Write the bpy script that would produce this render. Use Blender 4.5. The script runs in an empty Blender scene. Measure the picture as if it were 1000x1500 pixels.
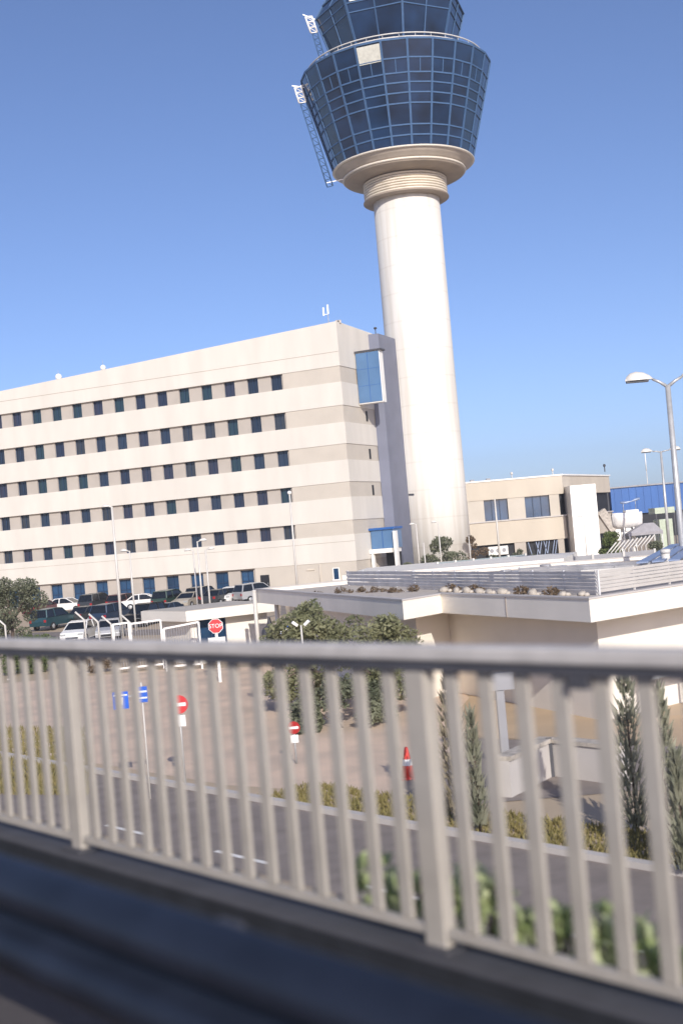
import bpy, bmesh, math, random
from mathutils import Vector, Matrix, Euler
random.seed(7)
rad = math.radians
S = bpy.context.scene
C = S.collection

# ------------------------------------------------------------------ camera model
EYE = 6.0
FPX = 1800.0
roll = rad(4.9); pitch = math.atan(33.9/1800)
F_ = Vector((0, math.cos(pitch), math.sin(pitch))); R0 = Vector((1, 0, 0)); U0 = Vector((0, -math.sin(pitch), math.cos(pitch)))
I_ = math.cos(roll)*R0 - math.sin(roll)*U0
J_ = math.sin(roll)*R0 + math.cos(roll)*U0
CAM = Vector((0, 0, EYE))
def ray(px, py): return I_*(px-500) + J_*(750-py) + F_*FPX
def P(px, py, Y):
    d = ray(px, py); return CAM + d*(Y/d.y)
def G(px, py, z):
    d = ray(px, py); return CAM + d*((z-EYE)/d.z)
def gh(y):                                     # height of the ground
    if y < 62: return 0.0
    if y < 110: return 1.1*(y-62)/48
    return 1.1
def GG(px, py):                                # point on the ground
    z = 0.0
    for _ in range(12):
        p = G(px, py, z); z = gh(p.y)
    return p

cam_d = bpy.data.cameras.new('camera'); cam = bpy.data.objects.new('camera', cam_d); C.objects.link(cam)
cam.matrix_world = Matrix(((I_.x, J_.x, -F_.x, 0), (I_.y, J_.y, -F_.y, 0), (I_.z, J_.z, -F_.z, EYE), (0, 0, 0, 1)))
cam_d.sensor_fit = 'VERTICAL'; cam_d.sensor_height = 36; cam_d.lens = 36*FPX/1500
cam_d.clip_start = .1; cam_d.clip_end = 9000
cam_d.dof.use_dof = True; cam_d.dof.focus_distance = 100; cam_d.dof.aperture_fstop = 43.2/36.0
S.camera = cam

# ------------------------------------------------------------------ light
SUN_AZ = rad(11); SUN_EL = rad(25)
w = bpy.data.worlds.new('World'); S.world = w; w.use_nodes = True
nt = w.node_tree; nt.nodes.clear()
sk = nt.nodes.new('ShaderNodeTexSky'); sk.sky_type = 'NISHITA'; sk.sun_disc = False
sk.sun_elevation = SUN_EL; sk.sun_rotation = math.pi - SUN_AZ
sk.air_density = .6; sk.dust_density = 1.05; sk.ozone_density = 4.0; sk.altitude = 100
bg = nt.nodes.new('ShaderNodeBackground'); bg.inputs['Strength'].default_value = .142
out = nt.nodes.new('ShaderNodeOutputWorld')
tint = nt.nodes.new('ShaderNodeMix'); tint.data_type = 'RGBA'; tint.blend_type = 'MULTIPLY'; tint.inputs[0].default_value = 1
tint.inputs[7].default_value = (1.06, .97, 1.0, 1)
nt.links.new(sk.outputs[0], tint.inputs[6]); nt.links.new(tint.outputs[2], bg.inputs[0]); nt.links.new(bg.outputs[0], out.inputs[0])
sun_d = bpy.data.lights.new('sun', 'SUN'); sun_d.energy = 4.0; sun_d.angle = rad(.5); sun_d.color = (1, .95, .865)
sun = bpy.data.objects.new('sun', sun_d); C.objects.link(sun)
sdir = Vector((math.sin(SUN_AZ)*math.cos(SUN_EL), -math.cos(SUN_AZ)*math.cos(SUN_EL), math.sin(SUN_EL)))
sun.rotation_euler = sdir.to_track_quat('Z', 'Y').to_euler()
sun.location = sdir*300
S.view_settings.view_transform = 'Standard'; S.view_settings.look = 'None'
S.view_settings.exposure = .24; S.view_settings.gamma = 1

# ------------------------------------------------------------------ materials
def mat(name, col, rough=.7, metal=0, var=.12, scale=3.0, bump=0, bscale=30, spec=.5, col2=None, detail=5, stretch=None):
    m = bpy.data.materials.new(name); m.use_nodes = True
    n = m.node_tree; b = n.nodes['Principled BSDF']
    b.inputs['Roughness'].default_value = rough; b.inputs['Metallic'].default_value = metal
    b.inputs['Specular IOR Level'].default_value = spec
    tc = n.nodes.new('ShaderNodeTexCoord'); src = tc.outputs['Object']
    if stretch:
        mp = n.nodes.new('ShaderNodeMapping'); mp.inputs['Scale'].default_value = stretch
        n.links.new(src, mp.inputs[0]); src = mp.outputs[0]
    no = n.nodes.new('ShaderNodeTexNoise'); no.inputs['Scale'].default_value = scale; no.inputs['Detail'].default_value = detail
    n.links.new(src, no.inputs['Vector'])
    rp = n.nodes.new('ShaderNodeValToRGB')
    rp.color_ramp.elements[0].position = .3; rp.color_ramp.elements[1].position = .7
    c2 = col2 or tuple(min(1, c*(1+var)) for c in col)
    c1 = col if col2 else tuple(c*(1-var) for c in col)
    rp.color_ramp.elements[0].color = (*c1, 1); rp.color_ramp.elements[1].color = (*c2, 1)
    n.links.new(no.outputs['Fac'], rp.inputs[0]); n.links.new(rp.outputs[0], b.inputs['Base Color'])
    if bump:
        n2 = n.nodes.new('ShaderNodeTexNoise'); n2.inputs['Scale'].default_value = bscale; n2.inputs['Detail'].default_value = 4
        n.links.new(tc.outputs['Object'], n2.inputs['Vector'])
        bp = n.nodes.new('ShaderNodeBump'); bp.inputs['Strength'].default_value = bump; bp.inputs['Distance'].default_value = .05
        n.links.new(n2.outputs['Fac'], bp.inputs['Height']); n.links.new(bp.outputs[0], b.inputs['Normal'])
    return m
def leaf_mat(name, a, b_, scale=1.2):
    m = mat(name, a, rough=.6, col2=b_, scale=scale, detail=3, spec=.25)
    n = m.node_tree; b = n.nodes['Principled BSDF']
    tr = n.nodes.new('ShaderNodeBsdfTranslucent'); tr.inputs[0].default_value = (*[min(1, c*1.6) for c in b_], 1)
    mx = n.nodes.new('ShaderNodeMixShader'); mx.inputs[0].default_value = .25
    o = n.nodes['Material Output']
    n.links.new(b.outputs[0], mx.inputs[1]); n.links.new(tr.outputs[0], mx.inputs[2]); n.links.new(mx.outputs[0], o.inputs['Surface'])
    return m
M = {}
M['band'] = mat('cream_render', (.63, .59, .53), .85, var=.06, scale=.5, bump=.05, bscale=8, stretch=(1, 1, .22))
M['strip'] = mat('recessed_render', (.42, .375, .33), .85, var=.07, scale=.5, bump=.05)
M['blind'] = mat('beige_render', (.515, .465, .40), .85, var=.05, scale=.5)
M['annex'] = mat('annex_render', (.54, .475, .39), .85, var=.06, scale=.5, stretch=(1, 1, .3))
M['winglass'] = mat('window_glass', (.03, .045, .085), .12, var=.4, scale=.25, spec=.6)
M['bluewin'] = mat('blue_window_glass', (.02, .06, .13), .12, var=.5, scale=.3, spec=.6)
def pane_random(m, cols):
    n = m.node_tree; b = n.nodes['Principled BSDF']
    oi = n.nodes.new('ShaderNodeObjectInfo'); rp = n.nodes.new('ShaderNodeValToRGB'); rp.color_ramp.interpolation = 'CONSTANT'
    while len(rp.color_ramp.elements) < len(cols): rp.color_ramp.elements.new(.5)
    for i, c in enumerate(cols): rp.color_ramp.elements[i].position = i/len(cols); rp.color_ramp.elements[i].color = (*c, 1)
    n.links.new(oi.outputs['Random'], rp.inputs[0]); n.links.new(rp.outputs[0], b.inputs['Base Color'])
pane_random(M['winglass'], [(.022, .036, .065), (.016, .026, .046), (.030, .034, .06), (.018, .042, .058), (.034, .04, .052), (.02, .028, .055)])
M['blueframe'] = mat('blue_frame', (.02, .045, .10), .4)
M['bluepanel'] = mat('blue_glazed_panel', (.085, .17, .31), .3, var=.12, scale=.4)
M['coreshade'] = mat('shaded_core_wall', (.155, .165, .22), .6, var=.08, scale=.6)  # bluish shade of the core wall, painted as its base colour
M['tower'] = mat('tower_concrete', (.74, .705, .65), .8, var=.035, scale=.18, bump=.04, bscale=6, stretch=(1, 1, .12))
def pour_joints(m):
    n = m.node_tree; b = n.nodes['Principled BSDF']; tc = n.nodes['Texture Coordinate']
    w1 = n.nodes.new('ShaderNodeTexWave'); w1.bands_direction = 'Z'; w1.inputs['Scale'].default_value = .105; w1.inputs['Distortion'].default_value = 0
    n.links.new(tc.outputs['Object'], w1.inputs['Vector'])
    r1 = n.nodes.new('ShaderNodeValToRGB'); r1.color_ramp.elements[0].position = .0; r1.color_ramp.elements[0].color = (.93, .92, .91, 1); r1.color_ramp.elements[1].position = .012; r1.color_ramp.elements[1].color = (1, 1, 1, 1)
    n.links.new(w1.outputs['Fac'], r1.inputs[0])
    n2 = n.nodes.new('ShaderNodeTexNoise'); n2.inputs['Scale'].default_value = 1.4; n2.inputs['Detail'].default_value = 6
    mp = n.nodes.new('ShaderNodeMapping'); mp.inputs['Scale'].default_value = (1, 1, .06); n.links.new(tc.outputs['Object'], mp.inputs[0]); n.links.new(mp.outputs[0], n2.inputs['Vector'])
    r2 = n.nodes.new('ShaderNodeValToRGB'); r2.color_ramp.elements[0].position = .35; r2.color_ramp.elements[0].color = (.88, .865, .84, 1); r2.color_ramp.elements[1].position = .55; r2.color_ramp.elements[1].color = (1, 1, 1, 1)
    n.links.new(n2.outputs['Fac'], r2.inputs[0])
    src = b.inputs['Base Color'].links[0].from_socket
    for r in (r1, r2):
        mx = n.nodes.new('ShaderNodeMix'); mx.data_type = 'RGBA'; mx.blend_type = 'MULTIPLY'; mx.inputs[0].default_value = 1
        n.links.new(src, mx.inputs[6]); n.links.new(r.outputs[0], mx.inputs[7]); src = mx.outputs[2]
    n.links.new(src, b.inputs['Base Color'])
pour_joints(M['tower'])
M['louvre'] = mat('tower_louvre', (.66, .585, .48), .55, var=.1, scale=1)
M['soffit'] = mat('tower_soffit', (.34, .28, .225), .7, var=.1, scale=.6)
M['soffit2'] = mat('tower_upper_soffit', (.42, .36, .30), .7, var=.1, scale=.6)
M['rim'] = mat('tower_rim', (.66, .60, .52), .55, var=.05)
M['tglass'] = mat('tower_glass', (.008, .025, .066), .07, var=.45, scale=.35, spec=.55, detail=2)
M['mullion'] = mat('blue_mullion', (.055, .11, .215), .65, var=.1, spec=.15)
M['edgeglass'] = mat('blue_tower_glass', (.03, .06, .12), .12, var=.3, scale=.4, spec=.7)
M['white'] = mat('white_paint', (.80, .78, .74), .5, var=.04, scale=1)
M['whitewall'] = mat('white_render', (.79, .735, .655), .85, var=.05, scale=.6, bump=.06, bscale=12)
M['greywall'] = mat('grey_concrete_wall', (.50, .465, .44), .85, var=.08, scale=.7, bump=.08, bscale=12)
M['blind_panel'] = mat('roller_blind', (.52, .51, .45), .8)
M['galv'] = mat('galvanised_steel', (.46, .46, .46), .45, metal=.35, var=.1, scale=4)
M['rail'] = mat('rail_galvanised', (.46, .43, .41), .6, metal=0, var=.12, scale=6, stretch=(1, 1, 1))
M['picket'] = mat('picket_paint', (.37, .335, .295), .6, var=.1, scale=5)
M['dark_steel'] = mat('dark_steel', (.055, .055, .065), .6, var=.2)
M['beam'] = mat('shaded_beam', (.0125, .016, .027), .42, var=.35, scale=3, spec=.35)  # near-black blue holds the shade of the vehicle, which is not modelled
M['kerb'] = mat('shaded_kerb', (.012, .0135, .018), .8, var=.3, scale=6)  # kerb face darkened in its colour for the vehicle's shade
M['kerbtop'] = mat('kerb_cap', (.06, .06, .07), .7, var=.15, scale=6)  # cap colour lowered too for the same vehicle shade
M['deck'] = mat('bridge_asphalt', (.075, .064, .062), .9, var=.2, scale=40, bump=.2, bscale=120)
M['asphalt'] = mat('asphalt', (.23, .195, .175), .9, var=.15, scale=1.5, bump=.2, bscale=60)
M['paving'] = mat('pink_grey_paving', (.72, .545, .41), .9, col2=(.52, .41, .32), scale=.55, bump=.1, bscale=30)
M['ground'] = mat('dry_ground', (.50, .385, .27), .95, col2=(.40, .32, .23), scale=.2, bump=.2, bscale=10)
M['sand'] = mat('sand', (.52, .385, .25), .95, col2=(.44, .33, .22), scale=.6, bump=.25, bscale=14)
M['dash'] = mat('road_paint', (.75, .73, .70), .7)
M['drygrass'] = leaf_mat('dry_grass', (.30, .24, .10), (.20, .18, .07), 2)
M['leaf_olive'] = leaf_mat('olive_leaf', (.085, .10, .065), (.22, .225, .15), 1.3)
M['leaf_green'] = leaf_mat('bush_leaf', (.11, .125, .065), (.30, .29, .17), 1.2)
M['leaf_mid'] = leaf_mat('shrub_leaf', (.07, .10, .03), (.15, .18, .07), 1.5)
M['leaf_cyp'] = leaf_mat('cypress_leaf', (.12, .135, .095), (.34, .325, .24), 2.5)
M['leaf_tan'] = leaf_mat('dry_cypress_leaf', (.16, .135, .09), (.34, .29, .20), 2.5)
M['leaf_bright'] = leaf_mat('variegated_leaf', (.20, .28, .07), (.60, .62, .40), 9)
M['leaf_brown'] = leaf_mat('dry_shrub_leaf', (.14, .095, .06), (.20, .15, .10), 4)
M['bark'] = mat('bark', (.09, .065, .05), .9, var=.3, scale=8)
M['red'] = mat('sign_red', (.58, .035, .04), .45, var=.08)
M['orange'] = mat('cone_red', (.75, .06, .045), .5)
M['signwhite'] = mat('sign_white', (.82, .82, .80), .45, var=.03)
M['signblue'] = mat('sign_blue', (.03, .12, .55), .4, var=.1)
M['hangar'] = mat('hangar_blue', (.018, .10, .33), .5, var=.12, scale=.15, stretch=(3, 3, .3))
M['dark'] = mat('dark_opening', (.012, .013, .018), .7, var=.3)
M['tarp'] = mat('grey_tarp', (.30, .285, .30), .7, var=.1)
M['palegreen'] = mat('pale_green', (.42, .47, .36), .6, var=.1)
M['gel'] = mat('hull_white', (.84, .81, .77), .3, var=.03)
M['screen'] = mat('screen_slat', (.62, .61, .62), .55, metal=.05, var=.12, scale=2)
M['screenlit'] = mat('screen_slat_sunlit', (.62, .59, .56), .55, var=.06, scale=2)  # sunlit copy of the slat colour, warmth of the sun painted in
M['panelgrey'] = mat('fence_panel_grey', (.28, .275, .29), .6, var=.1, scale=1)
M['glassrail'] = mat('greenish_panel', (.22, .26, .27), .3, var=.1, scale=1)
M['blueslat'] = mat('canopy_slat', (.27, .33, .47), .4, metal=.2, var=.1)
M['terracotta'] = mat('roof_gravel', (.60, .53, .46), .9, col2=(.48, .42, .36), scale=4, bump=.3, bscale=40)
M['stone'] = mat('pale_stone', (.42, .375, .325), .85, var=.3, scale=5)
M['rubber'] = mat('rubber', (.012, .012, .013), .8)
M['carglass'] = mat('car_glass', (.012, .015, .02), .08, var=.2)
M['lens'] = mat('lamp_lens', (.35, .36, .36), .25)
M['lampbody'] = mat('lamp_body', (.58, .55, .51), .45, var=.05)
M['tail'] = mat('tail_lamp', (.35, .02, .02), .3)
CAR = {'white': (.78, .76, .74), 'black': (.012, .012, .014), 'darkgrey': (.05, .055, .06), 'navy': (.03, .05, .09), 'silver': (.42, .42, .43),
       'teal': (.03, .075, .09), 'maroon': (.10, .03, .035), 'green': (.04, .07, .055), 'beige': (.45, .40, .33)}
for k, v in CAR.items(): M['car_'+k] = mat('car_paint_'+k, v, .28, metal=.2 if k not in ('white',) else 0, var=.05, scale=.8)

# ------------------------------------------------------------------ mesh helper
class MB:
    def __init__(s): s.v = []; s.f = []; s.sm = []
    def add(s, vs, fs, smooth=False):
        o = len(s.v); s.v += [tuple(v) for v in vs]
        for f in fs: s.f.append(tuple(i+o for i in f)); s.sm.append(smooth)
        return s
    def box(s, x0, x1, y0, y1, z0, z1):
        vs = [(x0, y0, z0), (x1, y0, z0), (x1, y1, z0), (x0, y1, z0), (x0, y0, z1), (x1, y0, z1), (x1, y1, z1), (x0, y1, z1)]
        return s.add(vs, [(0, 3, 2, 1), (4, 5, 6, 7), (0, 1, 5, 4), (1, 2, 6, 5), (2, 3, 7, 6), (3, 0, 4, 7)])
    def bar(s, a, b, wd, h, up=(0, 0, 1)):          # box beam from a to b, a and b at its centre line
        a = Vector(a); b = Vector(b); d = (b-a).normalized(); up = Vector(up)
        sd = d.cross(up)
        if sd.length < 1e-4: sd = d.cross(Vector((0, 1, 0)))
        sd.normalize(); u = sd.cross(d)
        vs = []
        for p in (a, b):
            for q in ((-1, -1), (1, -1), (1, 1), (-1, 1)): vs.append(p + sd*q[0]*wd/2 + u*q[1]*h/2)
        return s.add(vs, [(0, 1, 2, 3), (7, 6, 5, 4), (0, 4, 5, 1), (1, 5, 6, 2), (2, 6, 7, 3), (3, 7, 4, 0)])
    def prism(s, poly, z0, z1):
        n = len(poly)
        def zz(z, i): return z[i] if isinstance(z, (list, tuple)) else z
        vs = [(p[0], p[1], zz(z0, i)) for i, p in enumerate(poly)] + [(p[0], p[1], zz(z1, i)) for i, p in enumerate(poly)]
        return s.add(vs, [tuple(range(n-1, -1, -1)), tuple(range(n, 2*n))] + [(i, (i+1) % n, n+(i+1) % n, n+i) for i in range(n)])
    def tube(s, pts, r, seg=8):
        pts = [Vector(p) for p in pts]; rs = r if isinstance(r, (list, tuple)) else [r]*len(pts)
        vs = []; n = len(pts)
        for i, p in enumerate(pts):
            d = (pts[min(i+1, n-1)] - pts[max(i-1, 0)]).normalized()
            a = d.cross(Vector((0, 0, 1)))
            if a.length < 1e-3: a = d.cross(Vector((0, 1, 0)))
            a.normalize(); b = d.cross(a)
            for k in range(seg):
                t = 2*math.pi*k/seg; vs.append(p + (a*math.cos(t)+b*math.sin(t))*rs[i])
        fs = []
        for i in range(n-1):
            for k in range(seg):
                fs.append((i*seg+k, i*seg+(k+1) % seg, (i+1)*seg+(k+1) % seg, (i+1)*seg+k))
        s.add(vs, fs, True); o = len(s.v)-len(vs)
        s.f += [tuple(o+k for k in range(seg-1, -1, -1)), tuple(o+(n-1)*seg+k for k in range(seg))]; s.sm += [False, False]
        return s
    def lathe(s, prof, seg=48, c=(0, 0), ph=0, a0=0, a1=None, smooth=True, caps=True):
        full = a1 is None; n = seg if full else seg+1
        vs = []
        for (r, z) in prof:
            for k in range(n):
                t = ph + (2*math.pi*k/seg if full else a0+(a1-a0)*k/seg)
                vs.append((c[0]+r*math.sin(t), c[1]-r*math.cos(t), z))
        fs = []
        for i in range(len(prof)-1):
            for k in range(seg):
                k2 = (k+1) % n if full else k+1
                fs.append((i*n+k, i*n+k2, (i+1)*n+k2, (i+1)*n+k))
        s.add(vs, fs, smooth)
        if full and caps:
            o = len(s.v)-len(vs)
            s.f += [tuple(o+k for k in range(n-1, -1, -1)), tuple(o+(len(prof)-1)*n+k for k in range(n))]; s.sm += [False, False]
        return s
    def blob(s, c, rx, ry, rz, seg=12, rings=8, jit=0):
        vs = []; fs = []
        for i in range(rings+1):
            th = math.pi*i/rings
            for k in range(seg):
                ph = 2*math.pi*k/seg; j = 1+random.uniform(-jit, jit)
                vs.append((c[0]+rx*j*math.sin(th)*math.cos(ph), c[1]+ry*j*math.sin(th)*math.sin(ph), c[2]+rz*j*math.cos(th)))
        for i in range(rings):
            for k in range(seg): fs.append((i*seg+k, (i+1)*seg+k, (i+1)*seg+(k+1) % seg, i*seg+(k+1) % seg))
        return s.add(vs, fs, True)
    def leaves(s, blobs, n, size, up=.3):
        """leaf-sized quads through a set of ellipsoids (x,y,z,rx,ry,rz)"""
        wts = [b[3]*b[4]*b[5] for b in blobs]
        for b in random.choices(blobs, wts, k=n):
            while True:
                u = Vector((random.uniform(-1, 1), random.uniform(-1, 1), random.uniform(-1, 1)))
                if .12 < u.length < 1: break
            if random.random() < .75: u = u.normalized()*random.uniform(.72, 1.08)
            p = Vector((b[0]+u.x*b[3], b[1]+u.y*b[4], b[2]+u.z*b[5]))
            d = Vector((random.gauss(0, 1), random.gauss(0, 1), random.gauss(up, .8))).normalized()
            e = d.cross(Vector((random.gauss(0, 1), random.gauss(0, 1), random.gauss(0, 1)))).normalized()
            l = size*random.uniform(.6, 1.4); wd = l*random.uniform(.35, .6)
            s.add([p-e*wd*.5, p+d*l*.5-e*wd*.1, p+e*wd*.5, p-d*l*.5+e*wd*.1], [(0, 1, 2, 3)])
        return s
    def build(s, name, material, parent=None, origin=None):
        o_ = Vector(origin) if origin is not None else Vector((0, 0, 0))
        me = bpy.data.meshes.new(name)
        me.from_pydata([tuple(Vector(v)-o_) for v in s.v], [], s.f); me.update()
        me.polygons.foreach_set('use_smooth', s.sm)
        me.materials.append(material)
        ob = bpy.data.objects.new(name, me); C.objects.link(ob)
        if parent is not None: ob.parent = parent
        elif origin is not None: ob.location = o_
        return ob
def bevel(o, wd, seg=2):
    m = o.modifiers.new('bevel', 'BEVEL'); m.width = wd; m.segments = seg; m.limit_method = 'ANGLE'
    return o
def tag(o, label=None, cat=None, group=None, kind=None):
    if label: o['label'] = label
    if cat: o['category'] = cat
    if group: o['group'] = group
    if kind: o['kind'] = kind
    return o
def thing(name, label, cat, loc=(0, 0, 0), rz=0, group=None):
    o = bpy.data.objects.new(name, None); C.objects.link(o); o.empty_display_size = .3
    o.location = loc; o.rotation_euler = (0, 0, rz)
    return tag(o, label, cat, group)
def dup(root, loc, rz=None, label=None, group=None, scale=None, swap=None):
    def cp(o, par):
        c = o.copy(); C.objects.link(c)
        if par is not None: c.parent = par
        if swap and o.type == 'MESH' and o.name.split('.')[0] in swap and len(o.material_slots):
            c.material_slots[0].link = 'OBJECT'; c.material_slots[0].material = swap[o.name.split('.')[0]]
        for ch in list(o.children): cp(ch, c)
        return c
    r = cp(root, None); r.location = loc
    if rz is not None: r.rotation_euler = (0, 0, rz)
    if label: r['label'] = label
    if group: r['group'] = group
    if scale: r.scale = scale if isinstance(scale, tuple) else (scale,)*3
    return r
def lettering(name, text, size, material, parent, loc, rot):
    cu = bpy.data.curves.new(name, 'FONT'); cu.body = text; cu.size = size; cu.extrude = .004
    cu.align_x = 'CENTER'; cu.align_y = 'CENTER'
    t = bpy.data.objects.new(name+'_tmp', cu); C.objects.link(t)
    dg = bpy.context.evaluated_depsgraph_get()
    me = bpy.data.meshes.new_from_object(t.evaluated_get(dg)); bpy.data.objects.remove(t)
    me.materials.clear(); me.materials.append(material)
    o = bpy.data.objects.new(name, me); C.objects.link(o); o.parent = parent; o.location = loc; o.rotation_euler = rot
    return o

# ------------------------------------------------------------------ ground and roads
ys = [-60, -10, 4, 10, 20, 30, 40, 50, 56, 62, 68, 76, 86, 96, 104, 110, 118, 140, 180, 260, 420, 800, 1600, 3500]
xs = [-2500, -900, -400, -200, -100, -60, -40, -20, 0, 20, 40, 60, 100, 200, 400, 900, 2500]
g = MB(); nx = len(xs)
g.add([(x, y, gh(y)) for y in ys for x in xs], [(j*nx+i, j*nx+i+1, (j+1)*nx+i+1, (j+1)*nx+i) for j in range(len(ys)-1) for i in range(nx-1)])
tag(g.build('ground', M['ground']), kind='structure')
def sheet(name, pts, m, z, kind='structure'):
    o = MB().add([(p[0], p[1], z) for p in pts], [tuple(range(len(pts)))]).build(name, m)
    return tag(o, kind=kind)
# pinkish paved lot in front of the booth and the trees
sheet('paved_lot', [G(-260, 1100, 0), G(80, 1108, 0), G(330, 1150, 0), G(560, 1165, 0), G(700, 1075, 0), G(690, 1026, 0), G(640, 968, 0), G(-260, 998, 0)], M['paving'], .004)
RD = Vector((.6601, -.7512, 0)); RN = Vector((.7512, .6601, 0))      # along the bridge, away from it
R0P = Vector((-2.2908, 8.0330, 0))
def onroad(s, t, z=0): return R0P + RD*s + RN*t + Vector((0, 0, z))
sheet('lower_road', [onroad(-40, 4.6), onroad(40, 4.6), onroad(40, 13.4), onroad(-40, 13.4)], M['asphalt'], .008)
vk = MB()
for s0, s1 in ((-40, 40),):
    a, b = onroad(s0, 13.5), onroad(s1, 13.5); vk.bar(a+Vector((0, 0, .06)), b+Vector((0, 0, .06)), .2, .12)
tag(vk.build('kerb_far', M['greywall']), kind='structure')
# side road before the station
sheet('side_road', [G(560, 1190, 0), G(1040, 1150, 0), G(1060, 1096, 0), G(700, 1082, 0)], M['asphalt'], .012)
sheet('sand_lot', [G(640, 1078, 0), G(1080, 1098, 0), G(1120, 1040, 0), G(905, 1054, 0), G(690, 1019, 0)], M['sand'], .016)
d0 = onroad(0, 0)
for k in range(-3, 4):
    a = G(805, 1363, 0) + RD*(k*4.2); b = a + RD*1.75
    sheet('road_dash', [a-RN*.06, b-RN*.06, b+RN*.06, a+RN*.06], M['dash'], .013)
# dry grass verges (uncountable)
def tufts(pts_fn, n, h):
    m = MB()
    for _ in range(n):
        p = pts_fn(); a = random.uniform(0, 6.28); l = h*random.uniform(.5, 1.3); d = Vector((math.cos(a), math.sin(a), 0))
        tip = p + Vector((random.gauss(0, .3)*l, random.gauss(0, .3)*l, l))
        m.add([p-d*.03, p+d*.03, tip], [(0, 1, 2)])
    return m
def verge1():
    q = G(random.uniform(-220, 130), random.uniform(1066, 1165), 0); return Vector((q.x, q.y, 0))
tag(tufts(verge1, 16000, .15).build('dry_grass_patch', M['drygrass']), 'dry yellow grass behind the railing on the left', 'grass', kind='stuff')
def verge2():
    return onroad(random.uniform(-16, 14), random.uniform(13.7, 15.4))
tag(tufts(verge2, 14000, .12).build('dry_grass_verge', M['drygrass']), 'dry yellow grass verge along the lower road', 'grass', kind='stuff')

# ------------------------------------------------------------------ the bridge we stand on
dk = MB()
def slab(m, t0, t1, z0, z1, s0=-40, s1=25):
    ps = [onroad(s0, t0), onroad(s1, t0), onroad(s1, t1), onroad(s0, t1)]
    m.prism([(p.x, p.y) for p in ps], z0, z1); return m
tag(slab(MB(), -12, -.16, -.1, 4.12).build('bridge_deck', M['deck']), kind='structure')
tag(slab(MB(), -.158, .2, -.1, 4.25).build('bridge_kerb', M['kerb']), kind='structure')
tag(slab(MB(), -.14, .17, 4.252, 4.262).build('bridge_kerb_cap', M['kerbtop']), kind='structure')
tag(slab(MB(), .204, .48, -.1, 4.16).build('planting_strip', M['ground']), kind='structure')

# railing
rl = thing('bridge_railing', 'pale metal bridge railing with upright pickets and a grey top rail', 'railing', onroad(0, 0, 4.262), math.atan2(RD.y, RD.x))
S0, S1 = -6.2, 9.0
tr = MB(); tr.box(S0, S1, -.055, .055, 1.196, 1.258); bevel(tr.build('top_rail', M['rail'], rl), .014)
tr = MB(); tr.box(S0, S1, -.04, .04, 1.155, 1.194); tr.build('underside_shade', M['dark_steel'], rl)  # dark strip painted in for the shade under the top rail
tr = MB(); tr.box(S0, S1, -.025, .025, .05, .09); bevel(tr.build('bottom_rail', M['picket'], rl), .006)
PITCH = 2.99/16
bal = None; post = None; clip = None
k = -37
while True:
    s = .875 + k*PITCH
    if s > S1-.05: break
    if s > S0+.05:
        if k % 16 == 0:
            if post is None:
                b = MB(); b.box(-.062, .062, -.035, .035, 0, 1.153); post = bevel(b.build('post', M['picket'], rl), .01)
                fl = MB(); fl.box(-.1, .1, -.08, .08, 0, .016); fl.build('foot_plate', M['dark_steel'], post)
                o = post
            else:
                o = post.copy(); C.objects.link(o); o.parent = rl
                for ch in post.children: q = ch.copy(); C.objects.link(q); q.parent = o
        else:
            if bal is None:
                b = MB(); b.box(-.036, .036, -.012, .012, .091, 1.153); bal = bevel(b.build('picket', M['picket'], rl), .006); o = bal
            else: o = bal.copy(); C.objects.link(o); o.parent = rl
        o.location = (s, 0, 0)
    k += 1
b = MB(); b.box(-.04, .04, -.03, .03, 1.11, 1.154); b.build('rail_clip', M['dark_steel'], rl).location = (4.73, -.02, 0)

# beam guard rail beside the carriageway, vehicle shade put into its colour
def perp(px, py, z):
    q = G(px, py, z) - R0P; return q.dot(RN)
TB = perp(0, 1251, 5.12)
gr = thing('guard_rail', 'steel beam guard rail coloured as in vehicle shade, low in the foreground', 'guard rail', onroad(2, TB, 4.12), math.atan2(RD.y, RD.x))
prof = [(-.01, .64), (-.035, .67), (-.085, .71), (-.09, .76), (-.055, .80), (.0, .82), (-.0, .84), (-.055, .86), (-.09, .90), (-.085, .95), (-.035, .985), (0, 1.0)]
th = .006
n = len(prof); vs = []
for x in (-14, 9):
    vs += [(x, p[0], p[1]) for p in prof] + [(x, p[0]+th, p[1]) for p in prof]
fs = []
for i in range(n-1):
    fs += [(i, i+1, 2*n+i+1, 2*n+i), (n+i, 3*n+i, 3*n+i+1, n+i+1)]
fs += [(0, 2*n, 3*n, n), (n-1, 2*n-1, 4*n-1, 3*n-1)]
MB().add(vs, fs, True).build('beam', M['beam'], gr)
gp = None
for s in (-12, -9, -6, -3, .05, 3, 6):
    if gp is None:
        b = MB(); b.box(-.05, .05, .03, .13, 0, .95); gp = bevel(b.build('post', M['dark_steel'], gr), .008); o = gp
    else: o = gp.copy(); C.objects.link(o); o.parent = gr
    o.location = (s, 0, 0)

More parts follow.
